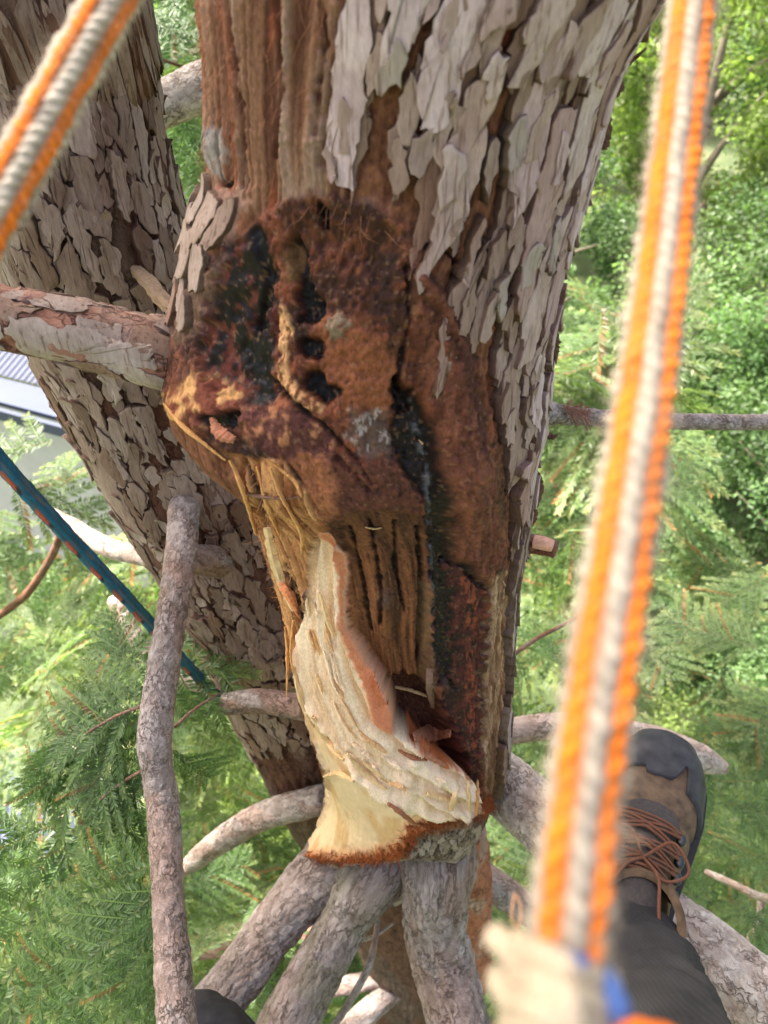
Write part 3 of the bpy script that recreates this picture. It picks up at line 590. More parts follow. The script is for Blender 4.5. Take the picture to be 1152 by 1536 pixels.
# ------------------------------------------------------------------ bark plates, each its own piece
def clip_cell(c, others, big=3.0):
    poly = [(c[0] - big, c[1] - big), (c[0] + big, c[1] - big), (c[0] + big, c[1] + big), (c[0] - big, c[1] + big)]
    for o in others:
        mx, my = (c[0] + o[0]) / 2, (c[1] + o[1]) / 2; dx, dy = o[0] - c[0], o[1] - c[1]
        out = []
        for i in range(len(poly)):
            a, b = poly[i], poly[(i + 1) % len(poly)]
            fa = (a[0] - mx) * dx + (a[1] - my) * dy; fb = (b[0] - mx) * dx + (b[1] - my) * dy
            if fa <= 0: out.append(a)
            if (fa < 0) != (fb < 0):
                t = fa / (fa - fb); out.append((a[0] + (b[0] - a[0]) * t, a[1] + (b[1] - a[1]) * t))
        poly = out
        if len(poly) < 3: return None
    return np.array(poly)
def plates(surf, s0, s1, t0, t1, w, k, keep, parent, mat, rnd, thick=(0.003, 0.007), gap=0.12, rough=0.0016, drop=0.15, jit=0.42, name='bark_plate', step=0.0032, limit=300, curl=0.004, joined=False):
    """plates in surface metres; w = cell width, k = length / width; surf(s, t, h) -> point"""
    nx_ = int((s1 - s0) / w) + 1; ny_ = int((t1 - t0) / (w * k)) + 1
    seeds = np.array([(s0 / w + i + 0.5 + rnd.uniform(-jit, jit), t0 / (w * k) + j + 0.5 * (i % 2) + rnd.uniform(-jit, jit)) for i in range(nx_) for j in range(ny_)])
    made = 0; jv, jq, jt, jc, jb = [], [], [], [], 0
    for i, c in enumerate(seeds):
        if not keep(c[0] * w, c[1] * w * k): continue
        if rnd.random() < drop: continue
        dd = np.hypot(*(seeds - c).T); o = seeds[(dd < 2.6) & (dd > 0)]
        poly = clip_cell(c, o)
        if poly is None or len(poly) < 3: continue
        cc_ = poly.mean(0)
        g_ = 1 - gap * rnd.uniform(0.5, 1.6)
        poly = cc_ + (poly - cc_) * g_
        pm = poly * (w, w * k); cm_ = pm.mean(0)
        out = []
        for a in range(len(pm)):
            p0, p1 = pm[a], pm[(a + 1) % len(pm)]; L = np.hypot(*(p1 - p0)); m = max(1, int(L / step))
            nn = np.array([-(p1 - p0)[1], (p1 - p0)[0]]) / max(L, 1e-6); off = rnd.uniform(-1, 1) * rough * 0.8
            for q in range(m):
                f = q / m; off = 0.6 * off + rnd.gauss(0, rough)
                out.append(p0 + (p1 - p0) * f + nn * off * (1 if q else 0.3))
        out = np.array(out); n = len(out)
        if n < 5: continue
        sc_ = w * 0.55
        out = out + np.stack([fbm(out[:, 0] / sc_ + 9 + i, out[:, 1] / sc_, 3, 90) - .5, fbm(out[:, 0] / sc_, out[:, 1] / sc_ + 5 + i, 3, 91) - .5], -1) * w * np.array([0.42, 0.62])
        th = rnd.uniform(*thick); tilt = np.array([rnd.uniform(-1, 1), rnd.uniform(-1, 1) / k]) * 0.05
        hl = np.abs(out[:, 1] - cm_[1]).max(); lift_lo = rnd.uniform(0, 1) ** 2 * curl * 2.0; lift_hi = rnd.uniform(0, 1) ** 3 * curl; lift_s = rnd.uniform(-1, 1) * curl * .6
        ringsv, rc_ = [], []
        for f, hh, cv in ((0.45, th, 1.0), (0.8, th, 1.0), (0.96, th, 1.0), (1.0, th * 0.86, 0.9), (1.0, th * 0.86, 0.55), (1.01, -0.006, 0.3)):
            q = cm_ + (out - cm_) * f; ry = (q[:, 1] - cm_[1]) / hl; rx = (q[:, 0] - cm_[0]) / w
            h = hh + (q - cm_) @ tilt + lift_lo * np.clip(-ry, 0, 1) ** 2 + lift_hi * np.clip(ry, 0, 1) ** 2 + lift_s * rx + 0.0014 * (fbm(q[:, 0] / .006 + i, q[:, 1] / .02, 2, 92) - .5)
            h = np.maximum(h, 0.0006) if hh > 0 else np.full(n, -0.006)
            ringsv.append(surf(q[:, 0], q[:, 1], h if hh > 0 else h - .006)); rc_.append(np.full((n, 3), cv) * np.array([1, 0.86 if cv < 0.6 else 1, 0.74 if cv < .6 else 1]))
        ctr = surf(cm_[:1], cm_[1:], np.array([th]))
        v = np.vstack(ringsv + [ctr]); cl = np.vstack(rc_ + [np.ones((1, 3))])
        kk = np.arange(n); k2 = (kk + 1) % n
        fq = [np.stack([r_ * n + kk, r_ * n + k2, (r_ + 1) * n + k2, (r_ + 1) * n + kk], -1) for r_ in (0, 1, 2, 4)]
        ft = np.stack([np.full(n, 6 * n), k2, kk], -1)
        if joined:
            tn = rnd.uniform(.72, 1.15); jv.append(v); jq.append(np.vstack(fq) + jb); jt.append(ft + jb); jc.append(cl * tn * np.array([1, 1 - .06 * (tn < .9), 1 - .12 * (tn < .9)])); jb += len(v)
        else:
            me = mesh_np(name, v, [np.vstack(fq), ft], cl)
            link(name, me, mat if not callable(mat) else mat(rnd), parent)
        made += 1
        if made >= limit: break
    if joined and jv:
        o = link(name, mesh_np(name, np.vstack(jv), [np.vstack(jq), np.vstack(jt)], np.vstack(jc)), mat, parent); o['kind'] = 'stuff'
    return made
def in_poly(u, v, pts):
    ins = False
    for i in range(len(pts)):
        a, b = pts[i], pts[(i + 1) % len(pts)]
        if (a[1] > v) != (b[1] > v) and u < (b[0] - a[0]) * (v - a[1]) / (b[1] - a[1]) + a[0]: ins = not ins
    return ins
def trunk_surf(s, t, h):
    al_ = s / RT; y = y_of_z(t); b = trunk_base(al_, y)
    return b + np.stack([np.sin(al_) * (h - 0.001), -np.cos(al_) * (h - 0.001), 0 * h], -1)
PZ = [(535, -500), (520, 0), (508, 100), (488, 240), (545, 282), (610, 290), (640, 340), (690, 470), (740, 500), (752, 560), (762, 640), (782, 730), (778, 800), (790, 860), (1300, 860), (1300, -500)]
def keep_main(s, t):
    y = y_of_z(np.array([t])); u, v, d_ = proj(trunk_base(np.array([s / RT]), np.maximum(y, -220)))
    return y[0] > -205 and in_poly(u[0], v[0], PZ)
def keep_above(s, t):
    y = y_of_z(np.array([t])); return y[0] <= -205 and -.04 < s < .32
rp_ = random.Random(11)
ztop, zbot = ZS[0] + 0.0, ZS[-1]
def keep_edge(s, t): return keep_main(s, t) or keep_main(s + .012, t)
n_main = plates(lambda s, t, h: trunk_surf(s, t, h - .005), -0.16, 0.31, zbot, ztop + 0.02, 0.021, 4.6, keep_main, trunk, M['plate_low'], rp_, (0.0010, 0.0040), 0.10, 0.0009, 0.12, 0.36, limit=140, curl=.0012)
plates(trunk_surf, -0.16, 0.31, zbot, ztop + 0.02, 0.026, 4.8, keep_main, trunk, M['plate'], random.Random(31), (0.0008, 0.0038), 0.20, 0.0008, 0.14, 0.28, limit=170, curl=.0018)
# pale flakes lying over them
def keep_fl(s, t):
    return keep_main(s, t) and rp_.random() < 0.18
plates(trunk_surf, -0.16, 0.31, zbot, ztop, 0.015, 2.4, keep_fl, trunk, lambda r_: M['lichen'] if r_.random() < 0.3 else M['plate'], random.Random(5), (0.004, 0.006), 0.15, 0.0010, 0.2, 0.45, limit=50, curl=.002)
# narrow strips down the right edge
ST_ = [(782, 720), (830, 720), (800, 1000), (790, 1190), (748, 1190), (764, 1050), (770, 900)]
def keep_strip(s, t):
    b = trunk_surf(np.array([s]), np.array([t]), np.array([0.0])); u, v, d_ = proj(b); return in_poly(u[0], v[0], ST_) or (s > 0.2 and 860 < v[0] < 1180)
plates(trunk_surf, 0.13, 0.31, zbot, ztop, 0.016, 4.5, keep_strip, trunk, M['plate_dull'], rp_, (0.0010, 0.0042), 0.14, 0.0012, 0.15, limit=50, curl=.002)

# ------------------------------------------------------------------ second stem behind, with its own plates
stemL = Limb([(25, -100, 0.70, 335), (48, 0, 0.75, 320), (80, 150, 0.80, 310), (115, 300, 0.86, 297), (188, 500, 0.96, 275), (285, 700, 1.09, 248), (385, 900, 1.26, 218), (448, 1050, 1.40, 195), (510, 1200, 1.60, 170), (570, 1330, 1.85, 138), (600, 1430, 2.1, 112), (612, 1540, 2.4, 98)], 440,
             world_tail=[(0.09, 0.86, 3.0, 0.115), (0.1, 0.9, 1.2, 0.125), (0.1, 0.9, -0.05, 0.16)], world_head=[(-0.62, 1.05, 9.0, 0.07), (-0.50, 0.98, 7.9, 0.095)])
stem = link('stem', stemL.mesh('stem', 150, 'dark', 0.026, 0.004, 2.4, 0.35, 3, lump=0.03), M['limb'], tree)
stem['label'] = 'second leaning stem covered in small grey-brown bark plates'
smin, smax = stemL.s[0], stemL.s[-1]
def stem_surf(s, t, h):
    r = np.interp(t, stemL.s, stemL.r); return stemL.at(s / 0.11, t, h)[0]
def keep_stem(s, t):
    p, n_ = stemL.at(np.array([s / 0.11]), np.array([t]), np.array([0.0])); u, v, d_ = proj(p)
    facing = (n_[0] @ (np.array([0, 0, ZC]) - p[0])) > -0.02
    return facing and -60 < u[0] < 470 and -60 < v[0] < 1130 and not (u[0] > np.interp(v[0], [0, 250, 480, 620, 800, 1000, 1130], [320, 330, 280, 300, 420, 460, 500]))
n_stem = plates(stem_surf, 0, 2 * math.pi * 0.11, smin, smax, 0.0185, 3.7, keep_stem, stem, lambda r_: M['plate_stem'] if r_.random() < 0.9 else M['plate_dull'], random.Random(23), (0.001, 0.0055), 0.10, 0.0012, 0.12, 0.40, step=0.0045, limit=298)
plates(stem_surf, 0, 2 * math.pi * 0.11, smin, smax, 0.013, 2.2, lambda s, t: keep_stem(s, t) and rp_.random() < .6, stem, M['plate_stem'], random.Random(24), (0.0006, 0.003), 0.10, 0.0008, 0.0, 0.45, name='bark_flakes', step=0.004, limit=1500, joined=True)
plates(trunk_surf, -0.16, 0.31, zbot, ztop, 0.010, 3.0, lambda s, t: keep_main(s, t) and rp_.random() < .4, trunk, M['plate_low'], random.Random(25), (0.0004, 0.0025), 0.10, 0.0008, 0.0, 0.45, name='bark_flakes', step=0.0035, limit=1500, joined=True)
plates(trunk_surf, -0.16, 0.32, zbot, ztop, 0.0245, 4.3, keep_above, trunk, M['plate'], random.Random(33), (0.0008, 0.0045), 0.17, 0.0009, 0.15, 0.32, name='upper_bark', step=.006, limit=400, joined=True)
LIPZ = [(270, 285), (372, 285), (350, 345), (318, 372), (300, 410), (290, 470), (245, 490), (250, 400)]
def keep_lip(s, t):
    b = trunk_surf(np.array([s]), np.array([t]), np.array([0.0])); u, v, d_ = proj(b); return in_poly(u[0], v[0], LIPZ)
n_lip = plates(trunk_surf, -0.30, 0.0, zbot, ztop, 0.024, 1.35, keep_lip, trunk, M['plate_dull'], random.Random(9), (0.001, 0.004), 0.06, 0.0010, 0.05, 0.42, limit=30, curl=.0025)
print('plates', n_main, n_stem, n_lip)

# ------------------------------------------------------------------ branches
def branch(pts, n=90, nc=40, name='branch', **kw):
    L = Limb(pts, n); o = link(name, L.mesh(name, nc, **kw), M['limb_fine' if L.r.max() < .021 else 'limb'], tree); return o, L
b_left, L_left = branch([(-700, 330, 0.60, 88), (-170, 440, 0.61, 96), (0, 476, 0.63, 95), (100, 495, 0.64, 97), (180, 515, 0.655, 100), (240, 530, 0.67, 112), (300, 545, 0.70, 120)], 230, 80, tone='red', plate=0.022, amp=0.0028, stretch=1.6, red=0.3, seed=2)
plates(lambda s, t, h: L_left.at(s / 0.028, t, h)[0], 0, 2 * math.pi * 0.028, 0, L_left.s[-1] * 0.93, 0.019, 1.9, lambda s, t: rp_.random() < 0.45, b_left, M['plate_dull'], random.Random(3), (0.0006, 0.0018), 0.12, 0.0010, 0, limit=70, curl=.0008)
b_vert, L_vert = branch([(290, 735, 1.06, 44), (278, 752, 1.0, 48), (272, 830, .94, 47), (256, 930, .88, 49), (238, 1050, .85, 50), (232, 1120, .84, 50), (243, 1200, .83, 47), (250, 1300, .80, 50), (256, 1400, .78, 53), (266, 1540, .75, 60), (280, 1720, .7, 62), (320, 2050, .6, 62)], 360, 50, tone='grey', plate=0.011, amp=0.0011, stretch=1.2, red=0.22, seed=4, lump=0.16)
branch([(262, 832, .97, 40), (300, 842, 1.0, 50), (340, 838, 1.1, 60)], 40, 40, tone='grey', plate=0.012, amp=0.002, seed=5, red=.35, name='branch_stub', lump=.3)
branch([(80, 772, 1.5, 20), (110, 790, 1.45, 25), (160, 820, 1.38, 29), (205, 832, 1.3, 30), (262, 842, 1.2, 32)], 60, 28, tone='pale', plate=0.02, amp=0.001, seed=6)
branch([(232, 728, 1.4, 22), (206, 752, 1.33, 25), (204, 780, 1.28, 27), (222, 806, 1.25, 28), (262, 820, 1.2, 30)], 60, 28, tone='pale', plate=0.02, amp=0.001, seed=7, red=.4)
branch([(-40, 950, 2.3, 11), (30, 900, 2.2, 12), (62, 860, 2.1, 12), (86, 815, 2.0, 12), (92, 770, 1.95, 10)], 40, 12, tone='brown', plate=0.02, amp=0.0008, seed=8)
branch([(338, 1056, 1.15, 34), (390, 1052, 1.13, 38), (460, 1062, 1.1, 38)], 50, 36, tone='grey', plate=0.012, amp=0.001, seed=9, red=.4, name='branch_stub')
branch([(255, 1320, 1.68, 16), (290, 1292, 1.6, 28), (340, 1255, 1.5, 40), (400, 1222, 1.42, 43), (495, 1196, 1.3, 46)], 80, 36, tone='grey', plate=0.014, amp=0.0014, seed=10)
b_h1, _ = branch([(580, 1225, 1.36, 110), (505, 1298, 1.27, 108), (446, 1352, 1.24, 82), (395, 1412, 1.22, 78), (330, 1500, 1.17, 82), (250, 1610, 1.13, 95), (110, 1820, 1.06, 100)], 240, 110, tone='grey', plate=0.014, amp=0.0022, stretch=1.5, red=0.1, seed=12, lump=.14)
b_h2, _ = branch([(605, 1240, 1.30, 120), (562, 1310, 1.215, 106), (522, 1375, 1.21, 76), (478, 1450, 1.19, 78), (410, 1580, 1.13, 92), (300, 1800, 1.05, 96)], 220, 110, tone='grey', plate=0.015, amp=0.002, stretch=2.4, red=0.12, seed=13, moss=0.4, lump=.14)
b_h3, _ = branch([(640, 1215, 1.26, 130), (658, 1300, 1.18, 118), (650, 1385, 1.19, 92), (668, 1460, 1.19, 95), (705, 1580, 1.14, 98), (790, 1800, 1.06, 100)], 220, 110, tone='grey', plate=0.015, amp=0.0022, stretch=1.9, red=0.2, seed=14, lump=.14)
branch([(690, 1240, 1.33, 76), (706, 1320, 1.45, 64), (712, 1400, 1.62, 52), (716, 1470, 1.85, 44)], 80, 44, tone='red', plate=0.016, amp=0.0025, seed=15, red=.5)
branch([(568, 1372, 1.36, 7), (556, 1440, 1.28, 11), (532, 1490, 1.25, 11), (490, 1555, 1.2, 12)], 60, 14, tone='pale', plate=0.008, amp=0.0005, seed=16, name='twig')
branch([(590, 1385, 1.35, 4), (560, 1405, 1.33, 6), (540, 1412, 1.33, 4)], 20, 8, tone='pale', plate=0.008, amp=0.0003, seed=17, name='twig')
branch([(690, 1290, 1.5, 46), (745, 1330, 1.55, 48), (800, 1372, 1.6, 44), (880, 1440, 1.7, 40)], 60, 32, tone='grey', plate=0.016, amp=0.0016, seed=18)
b_foot, L_foot = branch([(715, 1150, 1.22, 84), (770, 1188, 1.14, 92), (850, 1262, 1.03, 98), (950, 1350, 0.96, 108), (1060, 1440, 0.90, 118), (1190, 1545, 0.84, 128), (1400, 1720, .76, 140)], 240, 96, tone='pale', plate=0.015, amp=0.0020, stretch=1.4, red=0.12, seed=19)
branch([(752, 1098, 1.22, 38), (830, 1090, 1.26, 40), (900, 1098, 1.32, 44), (980, 1115, 1.38, 52), (1046, 1136, 1.42, 44), (1085, 1152, 1.46, 20)], 90, 36, tone='pale', plate=0.016, amp=0.0012, seed=20)
b_r1, _ = branch([(805, 618, .75, 46), (838, 621, .765, 32), (860, 624, .775, 28), (930, 629, .80, 27), (1000, 632, .84, 25), (1152, 633, .92, 24), (1300, 628, 1.0, 22)], 150, 36, tone='grey', plate=0.009, amp=0.0011, stretch=0.8, red=.1, seed=21)
branch([(1060, 1308, 1.7, 9), (1100, 1326, 1.62, 11), (1140, 1345, 1.56, 13), (1180, 1352, 1.5, 13)], 40, 14, tone='pale', plate=0.01, amp=0.0005, seed=22, name='twig')
branch([(1142, 1346, 1.56, 12), (1138, 1382, 1.55, 11), (1116, 1425, 1.55, 9)], 40, 14, tone='pale', plate=0.01, amp=0.0005, seed=23, name='twig')
branch([(1118, 1472, 1.5, 9), (1150, 1440, 1.5, 10), (1190, 1410, 1.5, 10)], 30, 12, tone='pale', plate=0.01, amp=0.0005, seed=24, name='twig')
branch([(765, 985, 1.3, 7), (810, 955, 1.4, 7), (850, 935, 1.5, 6), (900, 905, 1.6, 5)], 40, 10, tone='brown', plate=0.01, amp=0.0004, seed=25, name='twig')
branch([(180, 190, 1.16, 48), (240, 160, 1.17, 62), (300, 132, 1.18, 66), (360, 108, 1.2, 66)], 70, 44, tone='pale', plate=0.014, amp=0.0016, stretch=1.2, seed=26, red=0.05, moss=.3)
branch([(205, 74, 1.5, 4), (250, 92, 1.55, 5), (300, 108, 1.6, 5)], 30, 8, tone='brown', plate=0.01, amp=0.0003, seed=27, name='twig')
branch([(270, 1428, 2.2, 30), (320, 1412, 2.15, 46), (375, 1402, 2.1, 46), (520, 1380, 2.0, 40)], 50, 26, tone='red', plate=0.02, amp=0.002, seed=28)
branch([(440, 1500, 2.1, 20), (500, 1482, 2.05, 26), (600, 1462, 2.05, 28)], 40, 20, tone='grey', plate=0.02, amp=0.0015, seed=29)
branch([(500, 1570, 2.0, 40), (555, 1515, 2.0, 36), (610, 1470, 2.1, 32)], 40, 24, tone='grey', plate=0.02, amp=0.0015, seed=30)
branch([(170, 900, 1.35, 20), (200, 950, 1.3, 30), (230, 985, 1.3, 34), (300, 1020, 1.3, 36), (360, 1040, 1.3, 30)], 60, 26, tone='pale', plate=0.02, amp=0.0018, seed=31, lump=.25)
# sawn stub with a reddish end
st_o, st_L = branch([(778, 816, .83, 34), (800, 816, .83, 31), (820, 820, .826, 29), (834, 824, .822, 27)], 50, 32, tone='brown', plate=0.01, amp=0.0018, seed=33, name='branch_stub', red=.5)
cf = Limb([(800, 812, .815, 22), (815, 815, .812, 22), (829, 819, .811, 19)], 12)
link('cut_face', cf.mesh('cut_face', 14, 'red', 0.006, 0.0002, red=1.0, seed=3), mat_simple('salmon_cut_wood', lin(214, 160, 128), .7, 250), st_o)

# ------------------------------------------------------------------ splinters, chips and flaps on the trunk
def sliver(pts, mat, name='wood_splinter', thick=0.0025, nrm=None, seed=0):
    """flat tapering piece; pts (px, py, depth, width px)"""
    a = np.array(pts, float); c = spline(np.c_[P(a[:, 0], a[:, 1], a[:, 2]), a[:, 3] * a[:, 2] / (2 * F)], 22)
    p, w = c[:, :3], c[:, 3]; t = np.gradient(p, axis=0); t /= np.linalg.norm(t, axis=1)[:, None]
    vw = np.array([0, 0, ZC]) - p; vw /= np.linalg.norm(vw, axis=1)[:, None]
    if nrm is not None: vw = vw + np.array(nrm)
    sd_ = np.cross(t, vw); sd_ /= np.linalg.norm(sd_, axis=1)[:, None]; nn = np.cross(sd_, t)
    r_ = np.random.default_rng(seed); jl = r_.normal(0, 0.12, len(p)) + 1; jr = r_.normal(0, 0.12, len(p)) + 1
    rows = [p + sd_ * (w * jl)[:, None], p + sd_ * (w * 0.4)[:, None] + nn * (thick * r_.uniform(.7, 1.6, len(p)))[:, None], p - sd_ * (w * 0.35)[:, None] + nn * (thick * r_.uniform(.5, 1.4, len(p)))[:, None], p - sd_ * (w * jr)[:, None], p - nn * thick]
    v = np.stack(rows, 1).reshape(-1, 3); f = grid_faces(len(p), 5, True)
    e = len(p) - 1
    me = mesh_np(name, v, [f, np.array([[0, 1, 2, 3], [e * 5 + 3, e * 5 + 2, e * 5 + 1, e * 5]])], smooth=False)
    return link(name, me, mat, trunk)
def td(u, v):     # depth of the sculpted trunk surface near a photograph pixel
    uu, vv, dd = TD
    k = np.argmin((uu - u) ** 2 + (vv - v) ** 2 + 200 * dd); return dd[k]
fu, fv, fd = proj(tv[:, :NF].reshape(-1, 3)); TD = (fu, fv, fd)
def surf_pts(lst, lift=0.004):
    return [(u, v, td(u, v) - lift, w) for u, v, w in lst]
sliver(surf_pts([(402, 790, 14), (412, 830, 22), (424, 870, 20), (440, 915, 8)]), M['fresh'], seed=1)
sliver(surf_pts([(418, 868, 10), (430, 885, 16), (440, 905, 12), (446, 922, 3)], .007), mat_simple('orange_splinter', lin(214, 134, 84), .7, 250), seed=2)
sliver([(428, 940, td(436, 940) - .002, 4), (431, 990, td(438, 990) - .006, 5), (430, 1042, td(440, 1040) - .01, 2)], M['yellow'], seed=3)
sliver([(440, 930, td(445, 930) - .006, 4), (436, 980, td(442, 980) - .008, 4), (440, 1010, td(444, 1010) - .008, 2)], M['yellow'], seed=4)
for k, (l, m_) in enumerate([([(372, 742, 5), (400, 746, 6), (430, 748, 4), (452, 744, 2)], 'browntwig'), ([(400, 690, 3), (440, 720, 6), (452, 745, 4)], 'yellow'), ([(405, 700, 4), (420, 740, 7), (436, 770, 4)], 'yellow'), ([(345, 690, 5), (366, 740, 8), (384, 800, 5)], 'yellow'), ([(385, 700, 4), (402, 760, 8), (418, 800, 4)], 'yellow'), ([(430, 760, 4), (452, 800, 7), (452, 830, 3)], 'yellow'),
                             ([(592, 1030, 4), (618, 1036, 5), (640, 1044, 4)], 'fresh'), ([(645, 1002, 9), (644, 1030, 12), (650, 1060, 7)], 'browntwig'), ([(620, 1106, 14), (650, 1098, 24), (676, 1100, 12)], 'redchip'), ([(618, 1122, 6), (645, 1136, 9), (668, 1148, 5)], 'redchip'), ([(598, 1125, 4), (618, 1136, 8), (640, 1140, 4)], 'redchip'),
                             ([(582, 1205, 5), (602, 1220, 8), (622, 1236, 5)], 'redchip'), ([(548, 791, 2), (562, 793, 3), (572, 792, 2)], 'fresh'), ([(628, 660, 2), (634, 666, 3)], 'fresh'),
                             ([(700, 1165, 4), (703, 1190, 8), (704, 1215, 6)], 'fresh'), ([(690, 1180, 3), (682, 1195, 8), (676, 1215, 8)], 'fresh'), ([(716, 1170, 4), (716, 1195, 7), (714, 1220, 5)], 'yellow'), ([(640, 1190, 6), (660, 1196, 9), (690, 1204, 4)], 'fresh'),
                             ([(486, 1165, 4), (505, 1160, 10), (530, 1172, 5)], 'fresh'), ([(440, 1000, 5), (452, 1050, 9), (470, 1090, 5)], 'fresh'), ([(470, 1075, 6), (490, 1110, 10), (515, 1140, 5)], 'fresh'), ([(520, 1130, 5), (548, 1160, 10), (580, 1185, 5)], 'fresh'), ([(480, 890, 4), (492, 930, 9), (500, 955, 3)], 'fresh'),
                             ([(318, 628, 8), (330, 650, 20), (352, 660, 12)], 'redchip'), ([(246, 606, 4), (275, 640, 8), (310, 668, 6), (338, 690, 4)], 'yellow')]):
    sliver(surf_pts(l, 0.003 + 0.002 * (k % 3)), M[m_], seed=10 + k, thick=0.0018)
GP = np.array([(470, 800), (470, 860), (478, 950), (500, 1030), (535, 1095), (590, 1140), (660, 1175), (715, 1195)], float)
gL = np.r_[0, np.cumsum(np.hypot(*np.diff(GP, axis=0).T))]
def gpt(a_, off):
    p = np.array([np.interp(a_, gL, GP[:, 0]), np.interp(a_, gL, GP[:, 1])]); q = np.array([np.interp(a_ + 4, gL, GP[:, 0]), np.interp(a_ + 4, gL, GP[:, 1])]) - np.array([np.interp(a_ - 4, gL, GP[:, 0]), np.interp(a_ - 4, gL, GP[:, 1])]); q /= np.hypot(*q)
    return p + np.array([q[1], -q[0]]) * -off
M['fresh2'] = mat_simple('tan_splinter_wood', lin(206, 162, 112), .7, 300, stretch=(1, 1, .15)); M['fresh3'] = mat_simple('cream_splinter_wood', lin(236, 208, 172), .65, 300, stretch=(1, 1, .15))
rs_ = random.Random(61)
for k in range(20):
    a0 = rs_.uniform(60, gL[-1] - 60); of = rs_.uniform(-16, 34) if a0 < 330 else rs_.uniform(-26, 40); ln = rs_.uniform(22, 70); w_ = rs_.uniform(3, 9)
    pts_ = [tuple(gpt(a0 + ln * f, of + rs_.uniform(-1.5, 1.5))) for f in (0, .35, .7, 1)]
    if any(q_[0] > 712 for q_ in pts_): continue
    ds = [td(*q_) for q_ in pts_]; lf = [.0005, .0015, .0025, rs_.uniform(.003, .008)]
    sliver([(q_[0], q_[1], d_ - l_, w_ * f_) for q_, d_, l_, f_ in zip(pts_, ds, lf, (.5, 1, .9, .35))], M[rs_.choice(['fresh', 'fresh2', 'fresh3', 'fresh3'])], seed=200 + k, thick=.0016)
# loose bark flaps standing off the right edge
flap = mat_simple('loose_bark_flap', lin(92, 64, 48), .9, 200)
for k, l in enumerate(([(908, 128, .56, 6), (932, 104, .555, 9), (952, 88, .55, 7), (970, 72, .545, 2)], [(900, 165, .575, 10), (908, 190, .58, 20), (905, 225, .585, 14)], [(925, 118, .56, 10), (930, 132, .56, 12), (918, 150, .56, 6)], [(834, 500, .68, 8), (834, 520, .68, 12), (832, 545, .69, 5)], [(818, 650, .73, 8), (828, 655, .73, 10), (836, 652, .73, 2)], [(800, 700, .77, 10), (808, 730, .77, 14), (804, 760, .78, 6)], [(792, 790, .82, 10), (800, 770, .82, 14), (796, 750, .81, 6)])):
    sliver(l, flap, 'bark_flap', 0.002, seed=50 + k)
for k, l in enumerate(([(190, 395, .86, 8), (215, 415, .80, 22), (248, 455, .74, 24), (264, 470, .70, 10)],)):
    sliver(l, mat_simple('grey_brown_flap', lin(136, 112, 90), .9, 300), 'bark_flap', 0.006, seed=80)
# frayed fibres: fringe under the pale wood, hairs on the fibrous bark
def hairs(name, roots, dirs, length, w, mat, parent, seed=0):
    r_ = np.random.default_rng(seed); n = len(roots)
    L = length * r_.uniform(0.4, 1.3, n)[:, None]; d = dirs / np.linalg.norm(dirs, axis=1)[:, None]
    sd_ = np.cross(d, r_.normal(size=(n, 3))); sd_ /= np.linalg.norm(sd_, axis=1)[:, None]
    bend = r_.normal(size=(n, 3)) * 0.35
    p1 = roots + d * L * 0.5; p2 = p1 + (d + bend) * L * 0.5
    v = np.stack([roots - sd_ * w, roots + sd_ * w, p1 + sd_ * w * .7, p1 - sd_ * w * .7, p2], 1).reshape(-1, 3)
    b = np.arange(n)[:, None] * 5
    me = mesh_np(name, v, [b + np.array([[0, 1, 2, 3]]), b + np.array([[3, 2, 4]])])
    o = link(name, me, mat, parent); o['kind'] = 'stuff'; return o
flat = tv[:, :NF].reshape(-1, 3); fnrm = np.stack([nx[:, :NF], ny[:, :NF], 0 * nx[:, :NF]], -1).reshape(-1, 3)
def pick(mask, n, seed):
    r_ = np.random.default_rng(seed); k = np.flatnonzero(mask[:, :NF].ravel()); k = r_.choice(k, min(n, len(k)), replace=False); return flat[k], fnrm[k], r_
dF, _, _ = line([(448, 1284, 7), (500, 1288, 9), (560, 1288, 12), (604, 1272, 12), (618, 1248, 10), (660, 1236, 9), (735, 1208, 10)])
rt, nm, r_ = pick(dF < 2, 1500, 1)
hairs('bark_fringe', rt, nm * 0.6 + r_.normal(size=nm.shape) * 0.55 + np.array([0, 0, -0.2]), 0.012, 0.0005, M['fibre'], trunk, 2)
rt, nm, r_ = pick(zf > 0.6, 700, 3)
hairs('bark_hair', rt, nm * 0.5 + r_.normal(size=nm.shape) * 0.3 + np.array([0, 0, -0.9]), 0.02, 0.00022, mat_simple('bark_hair', lin(150, 100, 70), .9), trunk, 4)
rt, nm, r_ = pick((yp > 0.5), 500, 5)
hairs('wood_fibre', rt, nm * 0.4 + r_.normal(size=nm.shape) * 0.4 + np.array([0, 0, -0.6]), 0.013, 0.0003, mat_simple('wood_fibre', lin(176, 120, 76), .9), trunk, 6)

